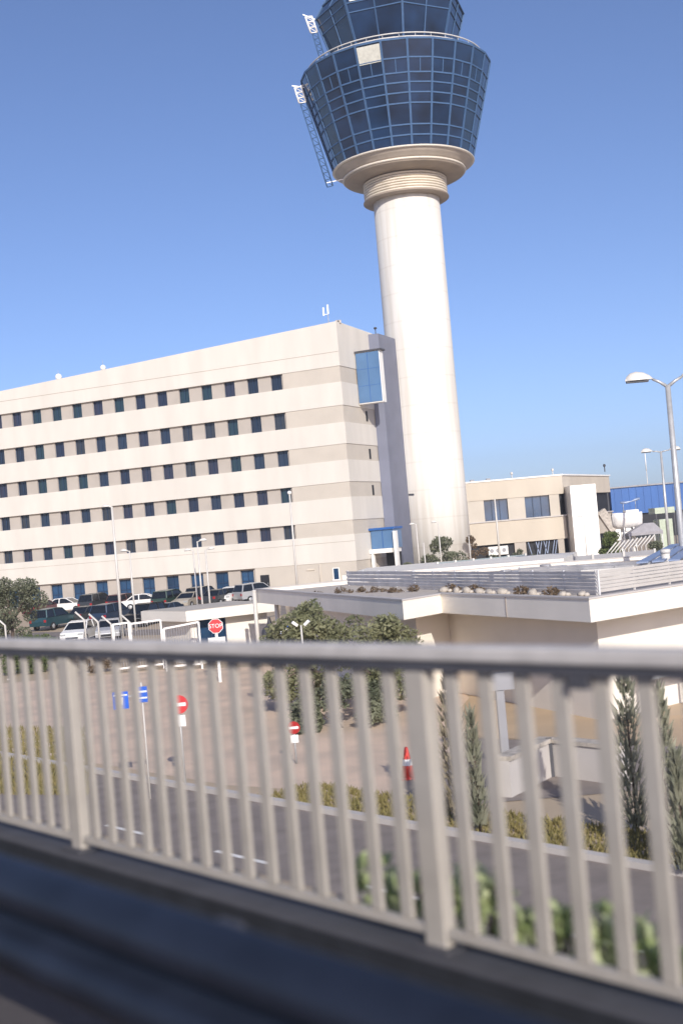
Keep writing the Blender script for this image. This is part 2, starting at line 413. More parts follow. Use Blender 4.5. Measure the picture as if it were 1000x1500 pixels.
# leafy shrubs at the foot of the railing
LS = [(3.0, 'pale green leafy shrub leftmost at the railing foot'), (3.25, 'leafy shrub second from the left at the railing foot'), (3.5, 'leafy shrub third from the left, two left of the wide post foot'),
      (3.72, 'leafy shrub with cream edged leaves touching the wide railing post'), (3.98, 'dense leafy shrub just right of the wide railing post'), (4.12, 'taller leafy green shrub second right of the wide railing post'),
      (4.3, 'bushy pale green shrub third right of the wide railing post'), (4.46, 'pale shrub fourth right of the wide railing post'), (4.66, 'small sparse shrub in the middle of the kerb right of the wide post'),
      (4.85, 'shrub with broad cream leaves below the white road dash'), (5.05, 'low yellowish shrub second nearest the right edge at the railing foot'), (5.25, 'low yellowish shrub nearest the right edge at the railing foot')]
for s, lab in LS:
    h = random.uniform(.22, .36) if s < 4.5 else random.uniform(.14, .22)
    p = onroad(s+.12, .33, 4.16)
    t = thing('leafy_shrub', lab, 'shrub', p, random.uniform(0, 6), 'leafy shrubs along the railing foot')
    m = MB(); m.leaves([(0, 0, h*.5, .11, .11, h*.5), (.06, .03, h*.8, .07, .07, h*.25)], 130, .085)
    m.build('leaves', M['leaf_bright'], t)
    st = MB(); 
    for a in range(3): st.tube([(0, 0, 0), (random.uniform(-.05, .05), random.uniform(-.05, .05), h*.8)], [.008, .004], 5)
    st.build('stem', M['bark'], t)

# ------------------------------------------------------------------ office building
KW = P(492, 470, 118)
OB = thing('office_building', 'long cream office block with five rows of dark windows and banded walls', 'building', (KW.x, KW.y, 0), rad(-22.968))
XL, D, RC = -56.0, 17.0, .34
win_z = [(20.75, 22.3), (16.86, 18.5), (13.22, 14.78), (9.63, 11.1), (6.03, 7.40)]
PW, WW = 2.62, 1.2
wx = [-7.63 - PW*k for k in range(17)]
# bands (full footprint) between the window rows
def zroof(x): return 26.6 + x*(1.78/40.2)
bz = [(22.3, None), (18.5, 20.75), (14.78, 16.86), (11.1, 13.22), (7.40, 9.63), (3.45, 6.03)]
for i, (z0, z1) in enumerate(bz):
    b = MB()
    if z1 is None:
        b.prism([(XL, 0), (0, 0), (.12, 7.5), (.12, D), (XL, D)], [z0]*5, [zroof(XL), 26.6, 26.35, 26.35, zroof(XL)])
        b.build('parapet', M['band'], OB)
        gsm = MB(); gsm.box(XL, .01, -.012, .02, 23.66, 23.70); gsm.build('groove', M['soffit'], OB)
    else:
        b.prism([(XL, 0), (0, 0), (.12, 7.5), (.12, D), (XL, D)], z0, z1); b.build('facade_band', M['band'], OB)
gsm = MB(); gsm.box(XL, .01, -.01, .02, 5.36, 5.39); gsm.build('groove', M['soffit'], OB)
# recessed strips with window openings
XE = -6.2
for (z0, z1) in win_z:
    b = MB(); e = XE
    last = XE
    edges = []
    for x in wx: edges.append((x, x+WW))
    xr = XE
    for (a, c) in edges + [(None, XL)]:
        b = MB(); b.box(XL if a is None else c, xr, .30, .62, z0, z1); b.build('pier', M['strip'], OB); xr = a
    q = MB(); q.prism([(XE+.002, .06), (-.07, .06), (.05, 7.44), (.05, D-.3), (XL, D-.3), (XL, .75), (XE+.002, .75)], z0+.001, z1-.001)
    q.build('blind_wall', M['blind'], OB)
    for (a, c) in edges:
        f = MB()
        f.box(a-.02, a+.05, .50, .57, z0, z1); f.box(c-.05, c+.02, .50, .57, z0, z1); f.box(a+.05, c-.05, .50, .57, z1-.06, z1); f.box(a+.05, c-.05, .50, .57, z0, z0+.05)
        f.box((a+c)/2-.02, (a+c)/2+.02, .51, .56, z0+.05, z1-.06)
        fo = f.build('window', M['blueframe'], OB)
        p = MB(); p.box(a-.01, c+.01, .585, .60, z0, z1); p.build('pane', M['winglass'], fo)
# ground floor
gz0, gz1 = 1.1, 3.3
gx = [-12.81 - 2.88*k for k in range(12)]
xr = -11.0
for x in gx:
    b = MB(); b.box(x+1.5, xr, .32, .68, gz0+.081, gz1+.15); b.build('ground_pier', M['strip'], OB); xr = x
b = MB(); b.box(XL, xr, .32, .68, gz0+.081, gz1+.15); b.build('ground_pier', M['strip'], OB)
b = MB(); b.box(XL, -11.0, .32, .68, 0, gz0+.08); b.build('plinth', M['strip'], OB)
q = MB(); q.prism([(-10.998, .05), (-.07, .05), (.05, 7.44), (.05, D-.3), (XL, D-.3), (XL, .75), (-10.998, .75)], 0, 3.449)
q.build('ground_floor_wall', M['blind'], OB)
for x in gx:
    f = MB()
    f.box(x-.02, x+.06, .55, .62, gz0+.08, gz1); f.box(x+1.44, x+1.52, .55, .62, gz0+.08, gz1); f.box(x+.06, x+1.44, .55, .62, gz1-.08, gz1)
    f.box(x+.72, x+.78, .55, .62, gz0+.1, gz1-.08); f.box(x+.06, x+.72, .56, .61, 2.2, 2.27); f.box(x+.78, x+1.44, .56, .61, 2.2, 2.27)
    fo = f.build('window', M['blueframe'], OB)
    p = MB(); p.box(x-.01, x+1.51, .64, .66, gz0+.05, gz1+.1); p.build('pane', M['bluewin'], fo)
    q = MB(); q.box(x-.05, x+1.55, .33, .68, gz1+.001, 3.449); q.build('lintel', M['soffit'], fo)
do = MB(); do.box(-10.45, -9.48, .0, .046, .95, 2.72); dd = bevel(do.build('door', M['dark'], OB), .01)
hd = MB(); hd.tube([(-9.62, -.03, 1.75), (-9.62, -.03, 1.95)], .02); hd.build('handle', M['galv'], dd)
sw = MB(); sw.box(-2.6, -2.5, -.01, .046, 1.8, 2.92); sw.box(-1.98, -1.9, -.01, .046, 1.8, 2.92); sw.box(-2.5, -1.98, -.01, .046, 2.84, 2.92); sw.box(-2.66, -1.84, -.09, .046, 1.68, 1.8)
so = sw.build('window', M['white'], OB); p = MB(); p.box(-2.5, -1.98, .02, .045, 1.8, 2.84); p.build('pane', M['bluewin'], so)
wl = MB(); wl.box(-5.3, -4.5, -.06, .046, 2.84, 2.95); wl.build('wall_light', M['louvre'], OB)
dp = MB(); dp.tube([(-3.95, .0, 1.0), (-3.95, .0, 3.4)], .06); dp.build('downpipe', M['blind'], OB)
# slit windows in the side wall
for (z0, z1) in ((17.2, 18.2), (13.4, 14.4), (9.75, 10.75)):
    sl = MB(); sl.box(.02, .09, 5.6, 5.95, z0, z1); sl.build('slit_window', M['dark'], OB)
# service core behind the side wall, its shade put into the colour
co = MB(); co.prism([(.125, 7.9), (1.15, 8.1), (1.15, D), (.125, D)], 0, 26.2); co.build('service_core', M['coreshade'], OB)
b = MB(); b.tube([(.7, 8.6, 26.2), (.7, 8.6, 26.75)], .05); b.blob((.7, 8.6, 26.85), .18, .18, .13); b.build('roof_vent', M['dark_steel'], OB)
# upper blue oriel and lower blue porch on the side wall
orl = MB(); orl.box(.13, 2.66, 3.9, 4.85, 18.75, 23.85); orl = orl.build('oriel', M['white'], OB)
gl = MB(); gl.box(.16, 2.60, 3.84, 3.899, 18.85, 23.8); gl.build('glass_front', M['bluepanel'], orl)
gl = MB(); gl.box(1.36, 1.40, 3.82, 3.839, 18.85, 23.8)
for z in (20.5, 22.15): gl.box(.16, 1.36, 3.82, 3.839, z, z+.03); gl.box(1.40, 2.60, 3.82, 3.839, z, z+.03)
gl.build('glazing_bars', M['hangar'], orl)
cp = MB(); cp.box(.1, 2.9, 3.7, 4.95, 23.851, 24.0); cp.build('roof_slab', M['dark_steel'], orl)
pc = MB(); pc.box(.13, 2.5, 3.9, 6.2, 4.35, 6.2); pc = pc.build('porch', M['bluepanel'], OB)
q = MB(); q.box(-.05, 2.62, 3.72, 6.3, 6.201, 6.42); q.build('roof_slab', M['hangar'], pc)
q = MB(); q.box(-.02, 2.35, 3.4, 6.2, 3.92, 4.34); q.build('sill_slab', M['white'], pc)
q = MB(); q.box(1.32, 1.36, 3.86, 3.899, 4.35, 6.2); q.build('glazing_bar', M['hangar'], pc)
q = MB(); q.box(.14, .42, 3.5, 3.9, 0, 3.915); q.box(2.55, 2.8, 3.6, 4.3, 0, 6.0); q.build('columns', M['white'], pc)
q = MB(); q.box(.8, 2.4, 5.9, 6.0, .5, 3.9); q.build('dark_doorway', M['dark'], pc)
# things standing on the roof
def bt(px, py, Yl):
    # point on the roof edge given local x,y
    return Matrix.Translation(OB.location) @ Matrix.Rotation(rad(-22.968), 4, 'Z') @ Vector(Yl)
for xl, r_, lab in ((-33.1, .36, 'white ball shaped roof antenna, the left one'), (-27.4, .30, 'white ball shaped roof antenna, the right one')):
    q = bt(0, 0, (xl, 1.0, zroof(xl)))
    t = thing('ball_antenna', lab + ' of two on the parapet', 'antenna', q, 0, 'ball antennas on the office roof')
    MB().blob((0, 0, .42), r_, r_, r_, 20, 12).build('dome', M['gel'], t)
    b = MB(); b.tube([(0, 0, -.6), (0, 0, .2)], .09); b.build('mast', M['dark_steel'], t)
    b = MB(); b.tube([(0, 0, .7), (0, 0, 1.25)], .018, 5); b.build('rod', M['galv'], t)
q = bt(0, 0, (-1.2, 1.0, 26.5))
t = thing('aerial_mast', 'small white aerial mast on the office roof corner', 'antenna', q)
b = MB(); b.tube([(0, 0, -.1), (0, 0, 1.1)], .035, 6); b.build('mast', M['galv'], t)
b = MB(); b.box(-.48, -.34, -.05, .05, .95, 1.75); b.build('panel', M['gel'], t)
b = MB(); b.box(-.05, .10, -.05, .05, 1.1, 2.0); b.build('panel', M['gel'], t)
b = MB(); b.bar((-.41, 0, 1.1), (0, 0, 1.05), .05, .05); b.build('arm', M['galv'], t)
q = bt(0, 0, (-.15, .9, 26.5))
t = thing('roof_camera', 'grey boxy roof unit beside the white aerial mast', 'roof unit', q)
b = MB(); b.box(-.28, .28, -.25, .25, 0, .30); bevel(b.build('housing', M['stone'], t), .03)
b = MB(); b.box(-.09, .09, -.29, -.25, .06, .24); b.build('eye', M['dark'], t)

# ------------------------------------------------------------------ control tower
TX, TY = P(617, 550, 132).x, 132.0
T = thing('control_tower', 'tall white control tower with a dark blue glazed head', 'tower', (TX, TY, 1.0))
def tz(z): return z-1.0
MB().lathe([(3.72, tz(.8)), (3.66, tz(12)), (3.60, tz(24)), (3.56, tz(41.6))], 96).build('shaft', M['tower'], T)
# louvred collar
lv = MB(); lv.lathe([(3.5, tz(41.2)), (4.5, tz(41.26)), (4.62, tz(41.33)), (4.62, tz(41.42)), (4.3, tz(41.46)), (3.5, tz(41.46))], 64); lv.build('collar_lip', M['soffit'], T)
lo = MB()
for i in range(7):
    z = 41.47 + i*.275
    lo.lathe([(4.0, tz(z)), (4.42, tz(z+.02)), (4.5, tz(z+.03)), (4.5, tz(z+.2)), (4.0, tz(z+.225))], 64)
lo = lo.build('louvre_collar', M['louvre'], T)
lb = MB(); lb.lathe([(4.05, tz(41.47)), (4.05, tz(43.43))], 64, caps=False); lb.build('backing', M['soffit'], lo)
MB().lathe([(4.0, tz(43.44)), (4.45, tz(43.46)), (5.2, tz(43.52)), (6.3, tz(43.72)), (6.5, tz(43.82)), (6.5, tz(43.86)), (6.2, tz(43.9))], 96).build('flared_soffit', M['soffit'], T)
MB().lathe([(6.2, tz(43.9)), (6.62, tz(43.93)), (6.68, tz(44.03)), (6.62, tz(44.13)), (6.2, tz(44.15))], 96).build('lower_rim', M['rim'], T)
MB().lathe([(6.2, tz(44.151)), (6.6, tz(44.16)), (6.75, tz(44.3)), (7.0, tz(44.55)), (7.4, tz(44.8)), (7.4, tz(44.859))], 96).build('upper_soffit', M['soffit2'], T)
MB().lathe([(7.0, tz(44.86)), (7.58, tz(44.87)), (7.68, tz(44.96)), (7.6, tz(45.06)), (7.0, tz(45.07))], 96).build('upper_rim', M['rim'], T)
# glazed drum
NS = 24; PH = rad(4.0)
zb, zt, rb, rt = 45.07, 54.85, 7.55, 10.2
fr = [0, .095, .195, .40, .50, .597, .69, .83, 1.0]
def rr(f): return rb + (rt-rb)*f
def dp_(f, k, dr=0, sub=0):
    a = PH + 2*math.pi*(k)/NS
    if sub:
        a2 = PH + 2*math.pi*(k+1)/NS; p = Vector((math.sin(a), -math.cos(a), 0)).lerp(Vector((math.sin(a2), -math.cos(a2), 0)), sub)
    else: p = Vector((math.sin(a), -math.cos(a), 0))
    r = rr(f)+dr
    return Vector((p.x*r, p.y*r, tz(zb+(zt-zb)*f)))
for k in range(NS):
    m = MB(); vs = [dp_(0, k), dp_(0, k+1), dp_(1, k+1), dp_(1, k)]
    m.add(vs + [v*.985 if False else Vector((v.x*.97, v.y*.97, v.z)) for v in vs], [(0, 1, 2, 3), (7, 6, 5, 4), (0, 4, 5, 1), (3, 2, 6, 7), (0, 3, 7, 4), (1, 5, 6, 2)])
    m.build('glass_bay', M['tglass'], T)
mu = MB()
for k in range(NS):
    mu.bar(dp_(0, k, .03), dp_(1, k, .03), .21, .12, up=(math.sin(PH+2*math.pi*k/NS), -math.cos(PH+2*math.pi*k/NS), 0))
    for f in fr[1:-1]:
        mu.bar(dp_(f, k, .02), dp_(f, k+1, .02), .10, .15)
    mu.bar(dp_(.69, k, .02, .5), dp_(.83, k, .02, .5), .09, .08, up=(math.sin(PH+2*math.pi*k/NS), -math.cos(PH+2*math.pi*k/NS), 0))
mu.build('drum_mullions', M['mullion'], T)
# a drawn pale blind in the top row
kb = -2
bl = MB(); vs = [dp_(.835, kb, .05), dp_(.835, kb+1, .05), dp_(.985, kb+1, .05), dp_(.985, kb, .05)]
a_ = (vs[1]-vs[0])*.05; vs = [vs[0]+a_, vs[1]-a_, vs[2]-a_, vs[3]+a_]
bl.add(vs + [v*.996 for v in vs], [(0, 1, 2, 3), (7, 6, 5, 4), (0, 4, 5, 1), (3, 2, 6, 7), (0, 3, 7, 4), (1, 5, 6, 2)]); bl.build('blind_panel', M['blind_panel'], T)
MB().lathe([(9.6, tz(54.82)), (10.28, tz(54.84)), (10.3, tz(55.05)), (9.9, tz(55.15)), (4, tz(55.3))], NS, ph=PH, smooth=False).build('drum_roof', M['mullion'], T)
# pale gallery rail on the drum roof
for z in (55.35, 55.75):
    rg = MB(); n = 72; rg.tube([(9.55*math.sin(2*math.pi*k/n), -9.55*math.cos(2*math.pi*k/n), tz(z)) for k in range(n+1)], .085 if z < 55.6 else .07, 6)
    rg.build('gallery_rail', M['lampbody'], T)
gpst = MB()
for k in range(36):
    a = 2*math.pi*k/36; gpst.tube([(9.55*math.sin(a), -9.55*math.cos(a), tz(55.1)), (9.55*math.sin(a), -9.55*math.cos(a), tz(55.75))], .035, 5)
gpst.build('gallery_posts', M['galv'], T)
# octagonal upper cab
OP = rad(6)
def cp_(r, z, k, s=0):
    a = OP+math.pi/4*k; b_ = OP+math.pi/4*(k+1)
    p = Vector((math.sin(a), -math.cos(a), 0)).lerp(Vector((math.sin(b_), -math.cos(b_), 0)), s)
    return Vector((p.x*r, p.y*r, tz(z)))
cz0, cz1, cr0, cr1 = 54.9, 61.45, 6.0, 8.05
def crr(z): return cr0+(cr1-cr0)*(z-cz0)/(cz1-cz0)
for k in range(8):
    m = MB(); vs = [cp_(cr0, cz0, k), cp_(cr0, cz0, k+1), cp_(cr1, cz1, k+1), cp_(cr1, cz1, k)]
    m.add(vs + [Vector((v.x*.97, v.y*.97, v.z)) for v in vs], [(0, 1, 2, 3), (7, 6, 5, 4), (0, 4, 5, 1), (3, 2, 6, 7), (0, 3, 7, 4), (1, 5, 6, 2)])
    m.build('cab_glass', M['tglass'], T)
    m = MB(); vs = [cp_(cr1+.05, cz1+.001, k), cp_(cr1+.05, cz1+.001, k+1), cp_(6.4, 64.2, k+1), cp_(6.4, 64.2, k)]
    m.add(vs + [Vector((v.x*.9, v.y*.9, v.z)) for v in vs], [(0, 1, 2, 3), (7, 6, 5, 4), (0, 4, 5, 1), (3, 2, 6, 7), (0, 3, 7, 4), (1, 5, 6, 2)])
    m.build('cab_upper_glass', M['tglass'], T)
cm = MB()
for k in range(8):
    a = OP+math.pi/4*k; rd = (math.sin(a), -math.cos(a), 0)
    cm.bar(cp_(cr0+.02, cz0, k), cp_(cr1+.06, cz1+.02, k), .22, .14, up=rd)
    cm.bar(cp_(cr1+.08, cz1+.02, k), cp_(6.45, 64.2, k), .22, .14, up=rd)
    cm.bar(cp_(cr0+.03, cz0, k, .5), cp_(cr1+.06, cz1, k, .5), .12, .10, up=rd)
    cm.bar(cp_(cr1+.08, cz1+.02, k, .5), cp_(6.45, 64.2, k, .5), .12, .10, up=rd)
    for z in (59.75, 60.65):
        cm.bar(cp_(crr(z)+.03, z, k), cp_(crr(z)+.03, z, k+1), .10, .12)
    cm.bar(cp_(cr1+.06, cz1+.01, k), cp_(cr1+.06, cz1+.01, k+1), .14, .16)
    cm.bar(cp_(7.3, 62.9, k), cp_(7.3, 62.9, k+1), .10, .12)
cm.build('cab_mullions', M['mullion'], T)
MB().lathe([(6.6, tz(64.1)), (6.9, tz(64.2)), (6.9, tz(64.7)), (5.5, tz(65.3)), (.3, tz(65.8))], 8, ph=OP, smooth=False).build('cab_roof', M['mullion'], T)
cb = MB(); v0 = cp_(crr(60.95)+.05, 60.95, -1, .08); v1 = cp_(crr(60.95)+.05, 60.95, -1, .22); v2 = cp_(crr(61.4)+.05, 61.4, -1, .22); v3 = cp_(crr(61.4)+.05, 61.4, -1, .08)
vs = [v0, v1, v2, v3]; cb.add(vs+[v*.997 for v in vs], [(0, 1, 2, 3), (7, 6, 5, 4), (0, 4, 5, 1), (3, 2, 6, 7), (0, 3, 7, 4), (1, 5, 6, 2)]); cb.build('blind_panel', M['signwhite'], T)
# outside access ladders on the left of drum and cab
def ladder(p0, p1, side, wd, rungs, r):
    m = MB(); p0 = Vector(p0); p1 = Vector(p1); sd = Vector(side).normalized()*wd
    m.tube([p0, p1], r, 6); m.tube([p0+sd, p1+sd], r, 6)
    for i in range(rungs+1):
        q = p0.lerp(p1, i/rungs); m.tube([q, q+sd], r*.7, 5)
        if i < rungs: m.tube([q, p0.lerp(p1, (i+1)/rungs)+sd], r*.45, 5)
    return m
lt = ladder((-7.75, -1.0, tz(43.4)), (-9.85, -1.0, tz(52.6)), (-.62, 0, -.12), .62, 12, .075).build('drum_ladder', M['mullion'], T)
lt2 = ladder((-9.85, -1.0, tz(52.6)), (-10.2, -1.0, tz(54.3)), (-.62, 0, 0), .75, 3, .10).build('ladder_head', M['gel'], T)
b = MB(); b.bar((-8.4, -1, tz(43.75)), (-6.5, -1, tz(44.0)), .08, .08); b.bar((-10.5, -1, tz(54.3)), (-9.6, -1, tz(54.6)), .1, .1); b.bar((-11.2, -1, tz(54.5)), (-9.8, -1, tz(54.2)), .1, .1); b.build('ladder_bracket', M['gel'], T)
lt = ladder((-7.35, -.6, tz(57.0)), (-8.0, -.6, tz(60.2)), (-.55, 0, -.1), .55, 5, .07).build('cab_ladder', M['mullion'], T)
lt2 = ladder((-8.0, -.6, tz(60.2)), (-8.45, -.6, tz(62.0)), (-.6, 0, 0), .7, 3, .10).build('ladder_head', M['gel'], T)
b = MB(); b.bar((-9.4, -.6, tz(62.25)), (-7.5, -.6, tz(61.3)), .1, .1); b.build('ladder_bracket', M['gel'], T)

# ------------------------------------------------------------------ annex building right of the tower
YA = 150.0
c0 = P(826, 740, YA); xr = c0.x; xl = P(600, 760, YA).x
AN = thing('annex_building', 'low beige annex with two wide dark windows right of the tower', 'building', (xl, YA, .9))
WL = xr-xl; back = 20.0; skew = P(895, 740, YA+back).x - xr
def za(px, py): return P(px, py, YA).z - .9
zr = za(815, 697); zf = za(800, 725); zw0 = za(806, 755.5); zl = za(800, 758); zlb = za(800, 791)
def fp(x0, x1, y0, y1): return [(x0, y0), (x1, y0), (x1+skew*(y1-y0)/back, y1), (x0, y1)]
MB().prism(fp(0, WL, 0, back), zf, zr).build('fascia', M['annex'], AN)
MB().prism(fp(-.05, WL+.12, -.1, back+.1), zr+.001, zr+.18).build('roof_edge', M['white'], AN)
MB().prism(fp(0, WL, 0, back), zlb, zl).build('spandrel', M['annex'], AN)
MB().prism(fp(0, WL+.15, -.14, back), zl+.001, zl+.16).build('ledge', M['greywall'], AN)
MB().prism(fp(0, WL-.2, .55, back), zl+.161, zf-.001).build('upper_wall', M['dark'], AN)
MB().prism(fp(0, WL-.2, .55, back), -.9, zlb-.001).build('ground_floor', M['dark'], AN)
def xa(px, py): return P(px, py, YA).x - xl
x1, x2, x3, x4 = xa(709, 748), xa(744, 748), xa(769, 745), xa(805, 742)
for a, c in ((0, x1), (x2, x3), (x4, WL-.55)): b = MB(); b.box(a, c, .08, .548, zl+.161, zf-.001); b.build('pier', M['blind'], AN)
for a, c in ((x2+.4, x3-.3), (x4+.6, WL-.4)): b = MB(); b.box(a, c, .1, .548, -.9, zlb-.001); b.build('pier', M['strip'], AN)
for a, c in ((x1, x2), (x3, x4)):
    f = MB()
    for i in range(4):
        x = a+(c-a)*i/3; f.box(x-.05, x+.05, .3, .42, zl+.161, zf-.002)
    fo = f.build('window', M['blueframe'], AN)
    p = MB(); p.box(a+.002, c-.002, .43, .47, zl+.161, zf-.002); p.build('pane', M['bluewin'], fo)
ac = MB(); ac.box(xa(714, 808), xa(743, 808), -.7, .0, zlb-1.3, zlb-.25); ac = bevel(ac.build('cooling_unit', M['white'], AN), .04)
gq = MB()
for i in range(3):
    xx = xa(719+i*9, 808); gq.lathe([(.25, 0), (.25, .03)], 16); 
    gq.v[-32:] = [(v[0]+xx, -.70-v[2], v[1]+zlb-.75) for v in gq.v[-32:]]
gq.build('fan_grille', M['panelgrey'], ac)
b = MB()
for i in range(9): b.bar((xa(779+i*3.8, 800), -.3, 0), (xa(779+i*3.8, 800)+(.5 if i % 3 else -.5), -.3, zlb-.1), .07, .07)
b.build('lattice_brace', M['blueslat'], AN)
for px in (690, 714): b = MB(); b.box(xa(px, 703), xa(px, 703)+.5, 1.5, 2.2, zr+.18, zr+.45); b.build('roof_box', M['panelgrey'], AN)
for px, py in ((751, 700), (811, 692), (888, 693)):
    b = MB(); q = xa(px, py); b.tube([(q, 1, zr), (q, 1, zr+.75)], .06, 6); b.blob((q, 1, zr+.8), .17, .17, .2); b.build('roof_vent', M['dark_steel'] if px > 880 else M['lampbody'], AN)
# white stair block standing before the annex corner
st0, st1 = P(838, 760, 147), P(876, 760, 147)
sb = thing('stair_block', 'bright white stair block standing at the annex corner', 'building', (st0.x, 147, .9))
hz = P(852, 710, 147).z-.9
w_ = st1.x-st0.x
b = MB(); b.box(0, w_*.42-.02, 0, 5, -.9, hz); b.build('wall', M['gel'], sb)
b = MB(); b.box(w_*.42+.02, w_, .05, 5, -.9, hz); b.build('wall', M['gel'], sb)
b = MB(); b.box(w_*.42-.019, w_*.42+.019, .1, 5, -.9, hz-.02); b.build('joint', M['greywall'], sb)
b = MB(); b.prism([(w_+.02, .2), (w_+.5, .2), (w_+.5, 1.2), (w_+.02, 1.2)], 4.9, 5.1); b.build('landing', M['blind'], sb)
q0, q1 = P(879, 748, 147.5), P(899, 777, 147.5)
b = MB(); b.bar((q0.x-st0.x, .7, q0.z-.9), (q1.x-st0.x, .7, q1.z-.9), 1.2, 1.0); b.build('sloping_stair', M['stone'], sb)

# ------------------------------------------------------------------ blue hangar far right and what stands before it
h0, h1 = P(893, 716, 210), P(1100, 690, 210)
HG = thing('hangar', 'long bright blue hangar behind the white hull', 'hangar', (h0.x, 210, .9))
zt_ = h0.z-.9; zm = P(900, 755, 210).z-.9
L_ = h1.x-h0.x
b = MB(); b.box(0, L_, 0, 30, zm, zt_); b.build('cladding', M['hangar'], HG)
b = MB()
for i in range(24): b.box(.6+i*1.25, .75+i*1.25, -.08, -.002, zm, zt_-.1)
b.build('ribs', M['hangar'], HG)
b = MB(); b.box(-.3, L_, -.3, 30.2, zt_+.001, zt_+.25); b.build('roof', M['panelgrey'], HG)
b = MB(); b.box(1.5, L_, .5, 30, -.9, zm-.001); b.build('door_opening', M['dark'], HG)
b = MB(); b.box(.2, 1.1, -.2, .6, -.9, zm); b.build('column', M['white'], HG)
b = MB(); b.box(-1.6, .1, 1, 30, -.9, zt_-.3); b.build('end_wall', M['dark_steel'], HG)

# white hull on a cradle, with a folded awning
BY = 120.0
bc = P(917, 762, BY); mpp = BY/1800
bo = thing('boat', 'white rounded hull with a pale blue awning on a stand before the blue hangar', 'boat', (bc.x, BY, gh(BY)))
zc = bc.z-gh(BY)
hull = MB(); vs = []; fs = []
st = [(-1.42, .25, .55), (-1.36, .62, .9), (-1.0, .92, 1.0), (-.4, 1.08, 1.0), (.3, 1.08, .98), (.9, 1.0, .96), (1.32, .9, .95), (1.36, .86, .94)]
na = 9
for (x, hw, dp__) in st:
    for j in range(na):
        a = math.pi*j/(na-1)
        sx = math.copysign(abs(math.cos(a))**.85, math.cos(a)); sz = math.sin(a)**.95
        vs.append((x, -hw*sx*1.0, .72-dp__*1.55*sz + max(0, -x)*.05))
ns_ = len(st)
for i in range(ns_-1):
    for j in range(na-1): fs.append((i*na+j, (i+1)*na+j, (i+1)*na+j+1, i*na+j+1))
fs += [tuple(range(na-1, -1, -1)), tuple((ns_-1)*na+j for j in range(na))]
for i in range(ns_-1): fs.append((i*na, i*na+na-1, (i+1)*na+na-1, (i+1)*na))
hull.add([(x, y, z+zc) for x, y, z in vs], fs, True); hull.build('hull', M['gel'], bo)
b = MB(); b.box(-.15, 1.1, -.7, .7, zc+.72, zc+.98); bevel(b.build('deckhouse', M['gel'], bo), .06)
b = MB(); b.tube([(-.45, 0, zc+1.75), (.1, 0, zc+1.72), (.6, 0, zc+1.80), (1.0, 0, zc+1.92), (1.45, 0, zc+2.02)], [.10, .13, .05, .13, .11], 8); b.build('awning', M['blueslat'], bo)
b = MB(); b.tube([(-.2, 0, zc+.7), (-.2, 0, zc+1.72)], .03, 5); b.build('awning_post', M['galv'], bo); b = MB(); b.tube([(1.0, 0, zc+.95), (1.0, 0, zc+1.9)], .03, 5); b.build('awning_post', M['galv'], bo)
b = MB(); b.box(-.2, .3, -.3, .3, zc-1.1, zc-.7)
for x in (-.6, .7):
    for y in (-.5, .5): b.bar((x, y, 0), (x*.7, y, zc-.72), .14, .14)
b.bar((-.6, -.5, zc-1.2), (.7, -.5, zc-1.2), .1, .12); b.bar((-.6, -.5, zc-2.0), (.7, -.5, zc-2.0), .1, .12)
b.build('cradle', M['white'], bo)
# grey tarpaulin shed, pale green container
q = P(945, 790, 118)
tp = thing('tarp_shelter', 'grey tarpaulin shelter beside the white hull', 'shelter', (q.x, 118, gh(118)))
ht = P(950, 766, 118).z-gh(118); hb = P(940, 780, 118).z-gh(118)
wd_ = 1.9
b = MB(); b.prism([(-1.6, -.1), (1.7, -.1), (1.7, 3), (-1.6, 3)], hb-.25, hb); b.add([(-1.6, -.1, hb+.001), (1.7, -.1, hb+.001), (1.7, 3, hb+.001), (-1.6, 3, hb+.001), (.1, .4, ht), (1.0, .4, ht), (1.0, 2.5, ht), (.1, 2.5, ht)], [(0, 1, 5, 4), (1, 2, 6, 5), (2, 3, 7, 6), (3, 0, 4, 7), (4, 5, 6, 7)]); b.build('cover', M['tarp'], tp)
b = MB()
for x in (-1.5, 1.6):
    for y in (0, 2.9): b.box(x-.06, x+.06, y-.06, y+.06, 0, hb-.251)
b.build('posts', M['galv'], tp)
q = P(977, 780, 125)
ct = thing('container', 'pale green container with a dark stripe by the hangar door', 'container', (q.x, 125, gh(125)))
z1 = P(977, 760, 125).z-gh(125); b = MB(); b.box(-.75, .6, 0, 2.5, 0, z1); bevel(b.build('body', M['palegreen'], ct), .05)
b = MB(); b.box(-.12, .05, -.03, -.001, .1, z1-.15); b.build('stripe', M['leaf_mid'], ct)
b = MB(); b.box(-1.1, .9, -.05, 2.6, z1+.6, z1+1.2); b.build('canopy', M['palegreen'], ct)
b = MB(); b.box(-1.05, -.95, 0, .1, 0, z1+.6); b.box(.78, .88, 0, .1, 0, z1+.6); b.build('canopy_posts', M['dark_steel'], ct)
# whip aerial beyond the hangar
q = P(947, 700, 260)
t = thing('whip_aerial', 'thin pale whip aerial rising beyond the blue hangar roof', 'antenna', (q.x, 260, .9))
b = MB(); b.tube([(0, 0, 0), (0, 0, P(946, 664, 260).z-.9)], [.16, .06], 6); b.build('rod', M['lampbody'], t)
b = MB(); b.tube([(0, 0, P(947, 690, 260).z-.9), (.0, 0, P(946, 664, 260).z-.9)], .11, 6); b.build('sleeve', M['gel'], t)

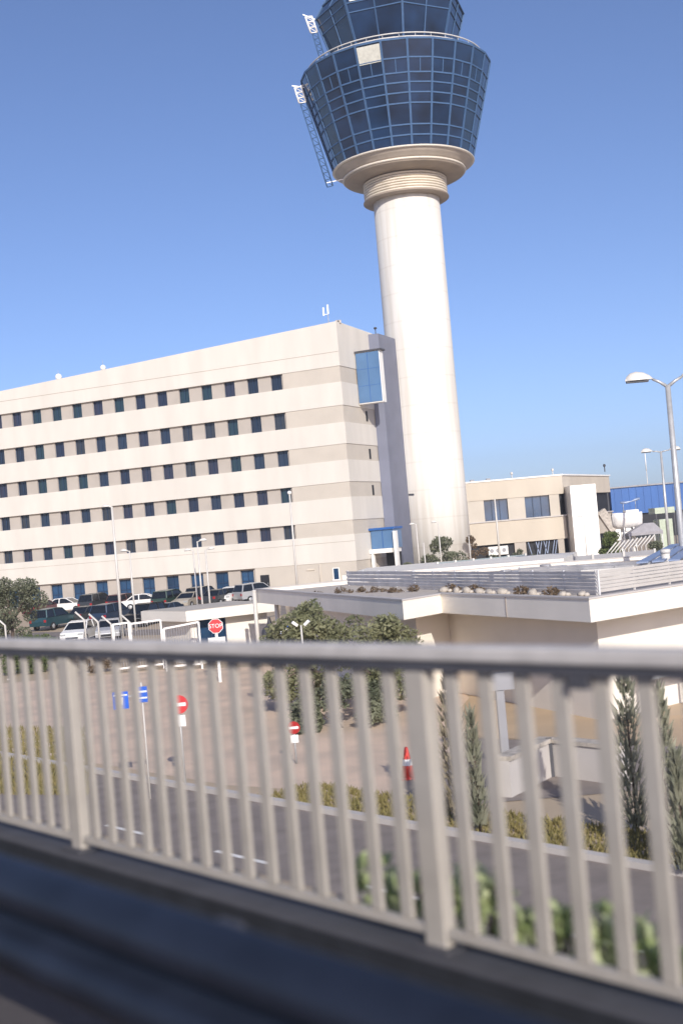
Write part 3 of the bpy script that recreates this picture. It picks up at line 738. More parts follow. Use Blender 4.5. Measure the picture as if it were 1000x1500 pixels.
# ------------------------------------------------------------------ street lamps
def lamp_head(x, z, s, sgn, root, prop_rot=0):
    # shell-like head seen from the side, pointing along sgn*x
    m = MB(); vs = []; fs = []
    st = [(0, .07, .09), (.12, .15, .2), (.4, .22, .36), (.75, .24, .42), (1.02, .2, .36), (1.2, .12, .2), (1.27, .04, .05)]
    for (a, hw, hh) in st:
        for j in range(9):
            t = math.pi*j/8; vs.append((x+sgn*a*s, hw*s*math.cos(t), z+hh*s*math.sin(t)*1.0))
    n = 9
    for i in range(len(st)-1):
        for j in range(n-1): fs.append((i*n+j, (i+1)*n+j, (i+1)*n+j+1, i*n+j+1))
    fs.append(tuple(range(n))); fs.append(tuple((len(st)-1)*n+j for j in range(n)))
    m.add(vs, fs, True); h = m.build('lamp_head', M['lampbody'], root)
    m = MB(); m.prism([(x+sgn*.2*s, -.14*s), (x+sgn*1.22*s, -.1*s), (x+sgn*1.22*s, .1*s), (x+sgn*.2*s, .14*s)], z-.1*s, z-.005); m.build('lens', M['dark_steel'], h)
    return h
def double_lamp(px, pytop, Y, rbase, rtop, s, label, rise=.25, arm=1.0, group='double headed street lamps'):
    top = P(px, pytop, Y); zg = gh(Y)
    t = thing('street_lamp', label, 'street lamp', (top.x, Y, zg), 0, group)
    H = top.z-zg
    b = MB(); b.tube([(0, 0, 0), (0, 0, H)], [rbase, rtop], 12); b.build('pole', M['galv'], t)
    for sg in (-1, 1):
        b = MB(); b.tube([(0, 0, H-.08), (sg*arm*.55, 0, H+rise*.55), (sg*arm, 0, H+rise)], [rtop*.7, rtop*.55, rtop*.5], 8); b.build('arm', M['galv'], t)
        lamp_head(sg*arm, H+rise, s, sg, t)
    b = MB(); b.box(-rbase*1.6, rbase*1.6, -rbase*1.6, rbase*1.6, 0, .05); b.build('base_plate', M['galv'], t)
    return t
double_lamp(977, 564, 55, .165, .12, .96, 'tall double headed grey street lamp in front at the right edge', .32, .66)
double_lamp(967, 661, 110, .15, .10, .80, 'smaller double headed street lamp behind the tall one at the right', .05, .75)
def single_lamp(px, pytop, Y, label, hd='box', r=.06, sg=-1):
    top = P(px, pytop, Y); zg = gh(Y); H = top.z-zg
    t = thing('lamp_post', label, 'lamp post', (top.x, Y, zg), 0, 'thin lamp posts around the car park')
    b = MB(); b.tube([(0, 0, 0), (0, 0, H)], [r*1.25, r*.8], 8); b.build('pole', M['lampbody'], t)
    if hd == 'box':
        b = MB(); b.tube([(0, 0, H-.03), (sg*.22, 0, H+.03)], r*.6, 6); b.build('arm', M['lampbody'], t)
        lamp_head(sg*.12, H+.02, .42, sg, t)
    elif hd == 'globe':
        b = MB(); b.blob((0, 0, H+.12), .17, .17, .15); b.build('lamp_head', M['gel'], t)
    return t
single_lamp(164, 742, 82, 'tall thin lamp post among the parked cars on the left', r=.085)
single_lamp(190, 807, 86, 'short thin lamp post just right of the tall car park one')
single_lamp(283, 806, 88, 'thin lamp post, left of the trio before the office block')
single_lamp(289, 793, 84, 'thin lamp post in the middle of the trio before the office block', sg=1)
single_lamp(301, 805, 88, 'thin lamp post, right of the trio before the office block', sg=1)
single_lamp(424, 724, 96, 'tall thin lamp post before the blank right end of the office block', 'globe', .075)
single_lamp(609, 768, 120, 'slim lamp post left of the bush at the tower base')
single_lamp(641, 765, 116, 'slim lamp post in front of the tower base bush')
single_lamp(686, 785, 120, 'short slim post right of the bush at the tower base', 'none', .05)
single_lamp(620, 795, 108, 'short pale post before the tower, beside the taller lamp', 'none', .055)
single_lamp(724, 731, 140, 'slim pole standing before the left annex window', 'none', .11)
single_lamp(854, 757, 140, 'slim lamp post in front of the white stair block', r=.05)

# ------------------------------------------------------------------ trees and bushes
def tree(name, label, loc, blobs, n, size, lm, trunk=None, group=None, cat='tree', upd=.3):
    t = thing(name, label, cat, loc, 0, group)
    MB().leaves(blobs, n, size, upd).build('crown' if trunk else 'foliage', lm, t)
    if trunk:
        b = MB()
        h, r = trunk
        b.tube([(0, 0, -.1), (.06*h, 0, h*.4), (.0, 0.05*h, h)], [r, r*.75, r*.45], 8)
        for bl_ in blobs[:7]: b.tube([(.0, 0.03*h, h*.6), ((bl_[0])*.5, bl_[1]*.5, (h*.6+bl_[2])*.5+.1), (bl_[0], bl_[1], bl_[2])], [r*.5, r*.32, r*.15], 6)
        b.build('trunk', M['bark'], t)
    else:
        b = MB()
        for i in range(4):
            bl_ = random.choice(blobs); b.tube([(random.uniform(-.1, .1), 0, 0), (bl_[0]*.6, bl_[1]*.6, bl_[2])], [.03, .012], 5)
        b.build('stem', M['bark'], t)
    return t
def rblobs(n, w, d, z0, z1, r, seed):
    rnd = random.Random(seed); o = []
    for i in range(n):
        z = rnd.uniform(z0, z1); k = math.sin(math.pi*(.18+.75*(z-z0)/(z1-z0)))**.7
        o.append((rnd.uniform(-w, w)*k, rnd.uniform(-d, d)*k, z, r*rnd.uniform(.6, 1.2), r*rnd.uniform(.6, 1.2), r*rnd.uniform(.5, 1.0)))
    return o
q = P(14, 905, 80)
tree('olive_tree', 'dark green spreading tree at the left edge before the office block', (q.x, 80, gh(80)), rblobs(34, 2.1, 1.6, .9, 4.6, .72, 3), 13000, .17, M['leaf_olive'], (2.6, .16))
q = P(50, 935, 66)
tree('green_bush', 'rounded green bush below the dark tree at the left edge', (q.x, 66, gh(66)), rblobs(20, 1.7, 1.0, .2, 1.75, .5, 4), 6500, .15, M['leaf_mid'], None, cat='bush')
q = P(133, 937, 63)
tree('dry_bush', 'small brownish bush beside the white front car and bent fence posts', (q.x, 63, gh(63)), rblobs(8, .8, .4, .2, 1.1, .3, 5), 1500, .12, M['leaf_brown'], None, cat='bush')
q = P(452, 1020, 43)
tree('broad_tree', 'bushy green tree behind the railing, left of the pair before the low wall', (q.x, 43, 0), rblobs(34, 1.6, 1.1, .7, 3.45, .52, 16), 7500, .16, M['leaf_green'], (2.2, .12), 'bushy trees before the station wall')
q = P(553, 1020, 40)
tree('broad_tree', 'bushy green tree behind the railing, right of the pair before the low wall', (q.x, 40, 0), rblobs(32, 1.3, 1.0, .7, 3.1, .48, 27), 7000, .15, M['leaf_green'], (2.0, .11), 'bushy trees before the station wall')
q = P(497, 1040, 38.5)
tree('green_bush', 'low dark bush filling the gap under the two bushy trees', (q.x, 38.5, 0), rblobs(18, 1.9, .8, .1, 1.35, .42, 31), 6000, .14, M['leaf_olive'], None, cat='bush')
q = P(650, 812, 124)
tree('green_bush', 'green bush at the foot of the white control tower', (q.x, 124, 1.1), rblobs(22, 2.1, 1.5, .3, 3.4, .75, 8), 5000, .26, M['leaf_olive'], None, cat='bush')
q = P(697, 812, 128)
tree('dry_bush', 'brownish thin bush between the tower foot and the annex', (q.x, 128, 1.1), rblobs(9, 1.0, .8, .3, 3.6, .5, 9), 1300, .22, M['leaf_brown'], None, cat='bush')
q = P(898, 800, 112)
tree('green_bush', 'bright green bush right of the white stair block', (q.x, 112, 1.1), rblobs(16, .8, .8, .3, 2.8, .6, 10), 3800, .22, M['leaf_mid'], None, cat='bush')
q = P(958, 800, 98)
tree('green_bush', 'dark low bush below the grey tarpaulin shelter', (q.x, 98, gh(98)), rblobs(12, .6, .6, .3, 2.3, .5, 11), 2600, .2, M['leaf_olive'], None, cat='bush')
q = P(755, 812, 140)
tree('dry_bush', 'sparse dry hedge in front of the annex ground floor', (q.x, 140, 1.1), rblobs(16, 3.5, .6, .1, 1.3, .45, 12), 2200, .22, M['leaf_olive'], None, cat='bush')
q = P(590, 815, 112)
tree('green_bush', 'grey green weeds beside the blue porch of the office block', (q.x, 112, 1.1), rblobs(10, 1.3, .5, .2, 1.7, .4, 13), 1800, .18, M['leaf_olive'], None, cat='bush')

def cypress(px, pytop, Y, wd, lm, label, lean=0):
    top = P(px, pytop, Y); h = top.z
    base = (P(px+(.0857)*(1100-pytop), 1100, Y).x, Y, 0)
    t = thing('cypress_sapling', label, 'sapling', base, random.uniform(0, 6), 'young cypress saplings behind the railing')
    m = MB()
    n = int(620*h/3)
    for _ in range(n):
        f = random.random()**1.25; r = wd*(1-f)**.62*(.55+.45*min(1, f*6))*random.uniform(.15, 1.1)
        # lumpy: side shoots
        a = random.choice((0, .9, 1.8, 2.6, 3.5, 4.4, 5.4)) + random.gauss(0, .35) + f*3
        p = Vector((r*math.cos(a), r*math.sin(a), .15+f*(h-.15)))
        d = Vector((math.cos(a)*.45, math.sin(a)*.45, 1+random.uniform(-.3, .3))).normalized()
        e = d.cross(Vector((random.gauss(0, 1), random.gauss(0, 1), .2))).normalized()
        l = random.uniform(.12, .30); q = l*.15
        m.add([p-e*q, p+d*l*.6-e*q*.5, p+d*l, p+e*q], [(0, 1, 2, 3)])
    m.build('foliage', lm, t)
    b = MB(); b.tube([(0, 0, 0), (.02, 0, h*.5), (0, 0, h*.97)], [.035, .025, .008], 6); b.build('trunk', M['bark'], t)
    return t
cypress(655, 985, 25, .42, M['leaf_tan'], 'tan dry cypress sapling right of the wide grey railing post')
cypress(688, 1045, 24, .20, M['leaf_cyp'], 'small thin sapling between the tan cypress and the grey post')
cypress(912, 983, 23, .42, M['leaf_cyp'], 'tallest green cypress sapling, left of the pair near the white banner')
cypress(962, 1012, 21.5, .34, M['leaf_cyp'], 'dark cypress sapling below the white banner at the right edge')
cypress(990, 1105, 20, .25, M['leaf_cyp'], 'short grey green sapling lowest at the right edge')

# ------------------------------------------------------------------ low station building (zigzag fascia)
zT, zB = 3.69, 3.06
A = G(403, 866, zT); B = G(589, 880, zT); Cc = G(645, 871, zT); Dd = G(862, 878, zT); E_ = G(1000, 857, zT)
dAB = (A-B).normalized(); dDE = (E_-Dd).normalized()
A2 = A + dAB*4; E2 = E_ + dDE*14
bk1 = E2 + Vector((3, 14, 0)); bk0 = A2 + Vector((9, 3, 0))
STN = thing('station_building', 'low white flat roofed building with a zigzag fascia behind the railing', 'building', (Cc.x, Cc.y, 0))
org = Vector((Cc.x, Cc.y, 0))
def pl(*ps): return [(p.x-org.x, p.y-org.y) for p in ps]
def inset(ps, d):
    n = len(ps); o = []
    for i in range(n):
        p0, p1, p2 = ps[i-1], ps[i], ps[(i+1) % n]
        e1 = (p1-p0); e2 = (p2-p1)
        n1 = Vector((-e1.y, e1.x, 0)).normalized(); n2 = Vector((-e2.y, e2.x, 0)).normalized()
        bs = (n1+n2); bs = bs/max(.3, bs.dot(bs)/2)
        o.append(p1+bs*d)
    return o
ring = [A2, B, Cc, Dd, E2, bk1, bk0]
# orientation check -> counter clockwise
area = sum(ring[i].x*ring[(i+1) % 7].y-ring[(i+1) % 7].x*ring[i].y for i in range(7))
if area < 0: ring.reverse()
inner = inset(ring, .22); wall = inset(ring, 1.3)
def ringbar(o_, i_, z0, z1):
    m = MB(); n = len(o_)
    for k in range(n):
        k2 = (k+1) % n
        vs = [(p.x-org.x, p.y-org.y, z) for z in (z0, z1) for p in (o_[k], o_[k2], i_[k2], i_[k])]
        m.add(vs, [(0, 3, 2, 1), (4, 5, 6, 7), (0, 1, 5, 4), (2, 3, 7, 6)])
    return m
ringbar(ring, inner, zB, zT).build('fascia', M['whitewall'], STN)
MB().prism(pl(*inner), zB+.02, zT-.16).build('roof_slab', M['terracotta'], STN)
ringbar(inset(ring, -.03), inset(ring, .25), zT+.001, zT+.05).build('coping', M['greywall'], STN)
MB().prism(pl(*wall), 0, zB-.002).build('wall', M['whitewall'], STN)
# joint and vent slot in the fascia
jp = P(722, 890, 38); 
f_ = (Dd-Cc).normalized(); jj = Cc + f_*((G(722, 876, zT)-Cc).dot(f_))
nrm = Vector((f_.y, -f_.x, 0))
b = MB(); b.bar(Vector((jj.x-org.x, jj.y-org.y, zB+.01))+nrm*.006, Vector((jj.x-org.x, jj.y-org.y, zT-.01))+nrm*.006, .03, .02, up=nrm); b.build('fascia_joint', M['soffit'], STN)
f2 = (Cc-B).normalized(); n2_ = Vector((f2.y, -f2.x, 0)); s_ = B + f2*((Cc-B).length*.45) - org
b = MB(); b.bar(s_+n2_*.01+Vector((0, 0, 3.46))-f2*.14, s_+n2_*.01+Vector((0, 0, 3.46))+f2*.14, .03, .07); b.build('vent_slot', M['dark_steel'], STN)
# slatted screens on the roof
def screen(name, label, a, b_, z0, z1, n, mt, posts, group):
    a = Vector((a.x, a.y, 0)); b_ = Vector((b_.x, b_.y, 0)); d = (b_-a); L = d.length
    t = thing(name, label, 'screen', (a.x, a.y, zT-.16), math.atan2(d.y, d.x), group)
    m = MB(); zz0 = z0-(zT-.16); zz1 = z1-(zT-.16)
    for i in range(n):
        z = zz0 + (zz1-zz0)*(i+.5)/n; h = (zz1-zz0)/n*.9
        m.add([(0, .02, z-h/2), (L, .02, z-h/2), (L, -.03, z+h/2), (0, -.03, z+h/2), (0, .035, z-h/2), (L, .035, z-h/2), (L, -.015, z+h/2), (0, -.015, z+h/2)],
              [(0, 1, 2, 3), (7, 6, 5, 4), (0, 4, 5, 1), (3, 2, 6, 7), (0, 3, 7, 4), (1, 5, 6, 2)])
    m.build('slats', mt, t)
    p0 = None
    for k in range(posts):
        x = L*k/(posts-1)
        if p0 is None:
            q = MB(); q.box(-.025, .025, .04, .09, 0, zz1+.03); p0 = q.build('post', mt, t); o = p0
        else: o = p0.copy(); C.objects.link(o); o.parent = t
        o.location = (x, 0, 0)
    return t
GS = 'slatted screens on the low roof'
s1a, s1b = G(509, 858, 3.53), G(606, 861, 3.53)
screen('slatted_screen', 'plain grey roof screen nearest the office block', s1a, s1b, 3.56, 4.24, 4, M['screen'], 5, GS)
s2a, s2b = G(604, 863, 3.53), G(875, 872, 3.53)
screen('slatted_screen', 'long bluish slatted roof screen above the shaded fascia', s2a, s2b, 3.57, 4.26, 6, M['screen'], 8, GS)
screen('slatted_screen', 'pale sunlit slatted roof screen at the right, turned to the sun', s2b+dDE*.05, s2b+dDE*9, 3.60, 4.26, 6, M['screenlit'], 6, GS)
s4a = s2b + Vector((-1.2, 6, 0))
screen('slatted_screen', 'second pale slatted screen behind the sunlit one at the right', G(760, 850, 3.6), G(1040, 838, 3.6), 3.62, 4.1, 5, M['screen'], 7, GS)
# planters, tufts and stone blocks on the roof
RP = [(462, 872), (505, 869), (524, 868), (548, 868), (575, 868), (600, 867)]
LBL = ['faint brown tuft leftmost on the low roof', 'brown tuft second from the left on the low roof', 'round brown tuft third from the left on the low roof',
       'wide brown tuft fourth from the left on the low roof', 'brown tuft left of the plain grey screen end', 'dark brown tuft under the grey roof screen']
for (px, py), lb in zip(RP, LBL):
    q = G(px, py, zT-.16)
    t = thing('dry_tuft', lb, 'plant', q, 0, 'dry tufts on the low roof')
    k_ = random.uniform(.6, 1.3); MB().leaves([(random.uniform(-.2, .2), random.uniform(-.2, .2), .12*k_, .2*k_, .2, .12*k_), (random.uniform(.0, .4), 0, .07, .2, .15, .07), (random.uniform(-.5, -.1), .1, .05, .12, .1, .05)], 190, .10).build('foliage', M['leaf_brown'], t)
RB = [(650, 868, .5), (668, 870, .3), (683, 870, .35), (702, 871, .4), (716, 871, .3), (735, 872, .45), (780, 874, .4), (824, 874, .34), (852, 874, .34)]
wd2 = ['leftmost', 'second', 'third', 'fourth', 'fifth', 'sixth', 'seventh', 'eighth', 'last']
for (px, py, s), w2 in zip(RB, wd2):
    q = G(px, py, zT-.16) 
    t = thing('stone_block', '%s pale stone block from the left under the long roof screen' % w2, 'block', q, random.uniform(-.5, .5), 'stone blocks on the low roof')
    hb_ = random.uniform(.09, .15); b = MB(); b.blob((0, 0, hb_*.9), s*.42, .17, hb_, 9, 5, .16); b.build('boulder', M['stone'], t)
    b = MB(); b.blob((s*.45, -.05, .06), .10, .09, .07, 7, 4, .2); b.build('chip', M['stone'], t)
for px, py, lb in ((660, 867, 'dark dry plant at the left end of the long roof screen'), (694, 868, 'small dark dry plant between stone blocks on the roof'), (763, 871, 'dark dry plant under the middle of the long roof screen'), (806, 873, 'brown dry plant right under the long roof screen')):
    q = G(px, py, zT-.16)
    t = thing('dry_tuft', lb, 'plant', q, 0, 'dry tufts on the low roof')
    MB().leaves([(0, 0, .14, .26, .2, .14), (.2, 0, .1, .2, .15, .1)], 170, .12).build('foliage', M['leaf_brown'], t)
for (px, py, kw, kd, kh, lb) in ((690, 852, .9, .5, .34, 'grey roof unit behind the left half of the long roof screen'), (742, 853, .6, .6, .42, 'small pale roof unit behind the middle of the long roof screen'), (905, 846, 1.3, .6, .40, 'wide pale roof unit behind the sunlit roof screen'), (800, 848, .8, .5, .5, 'boxy grey roof unit behind the right half of the long roof screen')):
    q = G(px, py, zT-.16)
    t = thing('roof_unit', lb, 'roof unit', q, random.uniform(-.4, .4))
    b = MB(); b.box(-kw, kw, -kd, kd, .08, kh); bevel(b.build('casing', M['lampbody'], t), .03)
    b = MB(); b.box(-kw*.9, kw*.9, -kd*.9, kd*.9, 0, .079); b.build('plinth', M['greywall'], t)
    b = MB(); b.lathe([(.22, kh), (.24, kh+.06), (.2, kh+.09)], 16); b.build('fan', M['panelgrey'], t)
# vent pipe
q = G(977, 846, zT-.16)
t = thing('vent_pipe', 'short fat pale vent pipe on the low roof at the right', 'pipe', (q.x, q.y, zT-.16))
hp = P(975, 806, q.y).z-(zT-.16)
b = MB(); b.tube([(0, 0, 0), (0, 0, hp)], .15, 16); b.build('pipe', M['lampbody'], t)
b = MB(); b.lathe([(.18, hp-.1), (.18, hp+.02), (.1, hp+.05)], 16); b.build('cap', M['lampbody'], t)

# low slab building behind the station, white edged
u0, u1 = P(500, 838, 62), P(825, 818, 62)
SB = thing('service_building', 'flat white edged slab roof building between the tower and the low station', 'building', (u0.x, 62, 0))
zt2 = u1.z; 
Ls = u1.x-u0.x
b = MB(); b.prism([(0, 3.0), (Ls*.45, 1.2), (Ls, 0), (Ls+2.4, 9), (Ls*.45, 13), (1.5, 13)], [zt2-.55]*2+[zt2-.62]+[zt2-.6]*3, zt2); b.build('roof_slab', M['whitewall'], SB)
b = MB(); b.prism([(1, 4.0), (Ls*.45, 2.2), (Ls-.6, .9), (Ls+1.6, 8.5), (Ls*.45, 12), (2, 12)], 0, zt2-.63); b.build('wall', M['greywall'], SB)
b = MB(); b.tube([(Ls-.15, .12, 0), (Ls-.15, .12, zt2-.63)], .07, 8); b.build('column', M['gel'], SB)
# greenish panel fence on its back
def panel_fence(name, label, a, b_, z0, z1, n, mt, pm):
    a = Vector((a.x, a.y, 0)); b_ = Vector((b_.x, b_.y, 0)); d = b_-a; L = d.length
    t = thing(name, label, 'fence', (a.x, a.y, z0), math.atan2(d.y, d.x))
    p0 = None
    for k in range(n+1):
        x = L*k/n
        if p0 is None: q = MB(); q.box(-.06, .06, -.06, .06, 0, z1-z0+.06); p0 = q.build('post', pm, t); o = p0
        else: o = p0.copy(); C.objects.link(o); o.parent = t
        o.location = (x, 0, 0)
    q0 = None
    for k in range(n):
        if q0 is None: q = MB(); q.box(.065, L/n-.065, -.02, .02, .02, z1-z0); q0 = q.build('panel', mt, t); o = q0
        else: o = q0.copy(); C.objects.link(o); o.parent = t
        o.location = (L*k/n, 0, 0)
    return t
fa, fb = P(641, 835, 71), P(770, 826, 73)
panel_fence('panel_fence', 'grey green panel fence with white posts below the tower bush', fa, fb, zt2-.7, P(645, 824, 71).z, 5, M['glassrail'], M['lampbody'])
fa, fb = P(824, 840, 68), P(960, 830, 68)
panel_fence('panel_fence', 'dark grey panel fence right of the white slab roof', fa, fb, gh(68), P(830, 816, 68).z, 3, M['panelgrey'], M['lampbody'])
# blue slatted pergola roof
pv = thing('slatted_canopy', 'bluish slatted canopy sloping in from the right edge', 'canopy', G(940, 824, 4.2))
o0 = G(940, 824, 4.2); dirn = (G(1000, 791, 4.2)-o0); dirn.normalize(); side = Vector((dirn.y, -dirn.x, 0))
b = MB()
for k in range(9): b.bar(side*(k*.52), side*(k*.52)+dirn*(18+k*2.0), .40, .05)
b.build('slats', M['blueslat'], pv)
for dd in (.3, 8, 16): b = MB(); b.bar(dirn*dd-Vector((0, 0, .09)), dirn*dd+side*4.3-Vector((0, 0, .09)), .1, .12); b.build('beam', M['galv'], pv)
b = MB()
for dd in (8, 16):
    for kk in (.1, 4.2): p_ = dirn*dd+side*kk; b.box(p_.x-.08, p_.x+.08, p_.y-.08, p_.y+.08, -4.2, -.15)
b.build('posts', M['galv'], pv)

# bent fence posts
def bent_post(px, py, pyb, Y, sg, label, group, arm=.8):
    elbow = P(px, py, Y); zg = gh(Y); H = elbow.z-zg
    t = thing('bent_post', label, 'fence post', (elbow.x, Y, zg), 0, group)
    b = MB(); b.tube([(0, 0, 0), (0, 0, H), (sg*arm*.72, 0, H+arm*.72)], .055, 7); b.build('post', M['lampbody'], t)
    w3 = MB(); w3.box(-.1, .1, -.1, .1, 0, .06); w3.build('foot', M['greywall'], t)
on = ['first', 'second', 'third', 'fourth', 'fifth', 'sixth', 'seventh', 'eighth', 'ninth', 'last']
for k in range(10):
    bent_post(888+k*6.3, 811-k*1.35, 830, 84+k*.4, 1, '%s bent pale post from the left in the row by the bright green bush' % on[k], 'bent posts before the hangar yard', 1.0)
for k, (px, py) in enumerate(((8, 916), (124, 908), (144, 911), (163, 914), (192, 913))):
    bent_post(px, py, 935, 63.5, -1, ['bent white post alone at the left edge by the round bush', 'bent white post first by the white front car', 'bent white post second by the white front car', 'bent white post third, beside the white panel frames', 'bent white post fourth, behind the white panel frames'][k], 'bent posts along the car park', .62)
# white framed mesh panels
def frame_panel(pa, pb, Y0, Y1, label):
    a = P(pa[0], pa[1], Y0); b_ = P(pb[0], pb[1], Y1); d = Vector((b_.x-a.x, b_.y-a.y, 0)); L = d.length; zg = gh(Y0)
    t = thing('mesh_fence', label, 'fence', (a.x, a.y, zg), math.atan2(d.y, d.x), 'white framed mesh fence panels')
    H = a.z-zg; H2 = b_.z-zg
    m = MB(); m.bar((0, 0, H), (L, 0, H2), .09, .09); m.bar((0, 0, .25), (L, 0, .25), .09, .09); m.bar((0, 0, 0), (0, 0, H), .11, .11); m.bar((L, 0, 0), (L, 0, H2), .09, .09); m.build('frame', M['gel'], t)
    m = MB(); nb = int(L/.12)
    for i in range(1, nb): x = L*i/nb; m.bar((x, 0, .25), (x, 0, H+(H2-H)*i/nb), .018, .018)
    m.build('mesh', M['panelgrey'], t)
frame_panel((165, 915), (188, 912), 62, 62.3, 'short white framed mesh panel at the left of the row')
frame_panel((190, 914), (235, 908), 62.2, 62.6, 'white framed mesh panel in the middle, below the canopy end')
frame_panel((240, 921), (291, 911), 61, 61, 'white framed mesh panel beside the booth wall')

# ------------------------------------------------------------------ guard booth
q0 = P(272, 896, 62); q1 = P(402, 881, 62+2.6)
d = Vector((q1.x-q0.x, q1.y-q0.y, 0)); L = d.length
BO = thing('guard_booth', 'low cream guard booth with a flat overhanging roof behind the stop sign', 'booth', (q0.x, q0.y, 0), math.atan2(d.y, d.x))
zc0 = q0.z; zc1 = P(272, 911, 62).z
Lb = L
b = MB(); b.prism([(0, 0), (Lb, 0), (Lb, 5.2), (-.35, 5.2)], zc1, zc0); b.build('roof', M['whitewall'], BO)
b = MB(); b.prism([(.05, .05), (Lb-.05, .05), (Lb-.05, 5.1), (-.28, 5.1)], zc0+.001, zc0+.03); b.build('roof_sheet', M['blind'], BO)
x0, x1_ = 1.0, 2.55
b = MB(); b.box(.55, .9, .8, 4.6, 0, zc1-.001); b.box(x1_, Lb-.1, .8, 4.6, 0, zc1-.001); b.box(.9, x1_, .8, 4.6, 0, .95); b.build('wall', M['whitewall'], BO)
f = MB(); f.box(.902, .97, .86, .95, .951, zc1-.002); f.box(1.7, 1.76, .86, .95, .951, zc1-.002); f.box(x1_-.07, x1_-.002, .86, .95, .951, zc1-.002)
fo = f.build('window', M['blueframe'], BO); p = MB(); p.box(.902, x1_-.002, .96, .99, .951, zc1-.002); p.build('pane', M['bluewin'], fo)
# two posts beside the booth, dark lantern
for px, pyt, Y, lab in ((372, 866, 60, 'plain pale post left of the dark lantern at the booth'), (403, 866, 58, 'plain pale post right of the dark lantern at the booth')):
    tp_ = P(px, pyt, Y); t = thing('fence_post', lab, 'post', (tp_.x, Y, 0), 0, 'pale posts by the booth')
    b = MB(); b.tube([(0, 0, 0), (0, 0, tp_.z)], .10, 10); b.build('post', M['lampbody'], t)
    b = MB(); b.blob((0, 0, tp_.z), .12, .12, .07); b.build('cap', M['lampbody'], t)
tp_ = P(394, 905, 59)
t = thing('bell_lantern', 'dark bell shaped lantern on a post between the two pale posts', 'lantern', (tp_.x, 59, 0))
b = MB(); b.tube([(0, 0, 0), (0, 0, tp_.z)], .05, 8); b.build('post', M['dark_steel'], t)
b = MB(); b.lathe([(.42, tp_.z-.85), (.42, tp_.z-.68), (.34, tp_.z-.48), (.15, tp_.z-.36), (.08, tp_.z-.1), (.05, tp_.z+.02)], 16, caps=False); b.build('shade', M['dark_steel'], t)
# white road barrier plate near booth bottom
# ------------------------------------------------------------------ signs
sp = P(316, 917, 54.3)
t = thing('stop_sign', 'red octagonal stop sign on a white post before the booth', 'sign', (sp.x, 54.3, 0))
m = MB(); R_ = .345
m.prism([(R_*math.cos(rad(22.5+45*k)), R_*math.sin(rad(22.5+45*k))) for k in range(8)], 0, .012)
m.v = [(v[0], -v[2], v[1]+sp.z) for v in m.v]; m.build('rim', M['signwhite'], t)
m = MB(); R_ = .32
m.prism([(R_*math.cos(rad(22.5+45*k)), R_*math.sin(rad(22.5+45*k))) for k in range(8)], .012, .018)
m.v = [(v[0], -v[2]-.001, v[1]+sp.z) for v in m.v]; m.build('face', M['red'], t)
lettering('lettering', 'STOP', .25, M['signwhite'], t, (0, -.024, sp.z), (math.pi/2, 0, 0))
m = MB(); m.box(-.38, .38, -.012, 0, sp.z-.82, sp.z-.50); m.build('plate', M['signwhite'], t)
m = MB(); m.box(-.06, .06, .005, .10, 0, sp.z+.1); m.build('post', M['signwhite'], t)

def disc(r, y, z, seg=24, th=.01):
    m = MB(); m.prism([(r*math.cos(2*math.pi*k/seg), r*math.sin(2*math.pi*k/seg)) for k in range(seg)], 0, th)
    m.v = [(v[0], y-v[2], v[1]+z) for v in m.v]; return m
def no_entry(px, py, Y, r, label, face):
    c = P(px, py, Y)
    t = thing('no_entry_sign', label, 'sign', (c.x, Y, 0), 0, 'round red signs beyond the railing')
    disc(r, 0, c.z).build('disc', face, t)
    m = MB(); m.box(-r*.75, r*.75, -.016, -.0105, c.z-r*.18, c.z+r*.18); m.build('bar', M['signwhite'], t)
    m = MB(); m.box(-r*.6, r*.6, -.01, 0, c.z-r*2.35, c.z-r*1.15); m.build('plate', M['signwhite'], t)
    m = MB(); m.tube([(0, .04, 0), (0, .04, c.z+r*.6)], .028, 8); m.build('post', M['galv'], t)
no_entry(262, 1032, 31, .235, 'bright red round sign with a white bar and white plate', M['red'])
no_entry(430, 1066, 33, .17, 'dull dark red round sign with a pale plate before the bushy trees', M['tail'])
# blue direction signs sharing one pole
c = P(206, 1018, 30)
t = thing('direction_sign', 'two small blue boards with white marks on one thin pole', 'sign', (c.x, 30, 0))
m = MB(); m.tube([(.03, .04, 0), (.03, .04, c.z+.3)], .022, 8); m.build('post', M['lampbody'], t)
m = MB(); m.box(-.12, .17, -.012, 0, c.z-.18, c.z+.2); bd = m.build('board', M['signblue'], t)
m = MB(); m.box(-.11, .16, -.017, -.0125, c.z+.06, c.z+.10); m.box(-.11, .16, -.017, -.0125, c.z-.09, c.z-.055); m.build('stripe', M['signwhite'], bd)
m = MB(); m.box(-.68, -.30, -.012, 0, c.z-.30, c.z+.12); bd = m.build('board', M['signblue'], t)
m = MB(); m.box(-.66, -.32, -.017, -.0125, c.z+.02, c.z+.05)
zq = c.z-.11
m.add([(-.62, -.017, zq-.10), (-.56, -.017, zq-.12), (-.46, -.017, zq-.02), (-.52, -.017, zq+.02)], [(0, 1, 2, 3)])
m.add([(-.60, -.017, zq+.07), (-.42, -.017, zq+.09), (-.44, -.017, zq-.10), (-.50, -.017, zq-.02)], [(0, 3, 2, 1)])
m.build('arrow', M['signwhite'], bd)
m = MB(); m.bar((-.68, .01, c.z-.05), (.05, .01, c.z+.03), .02, .03); m.build('bracket', M['galv'], t)
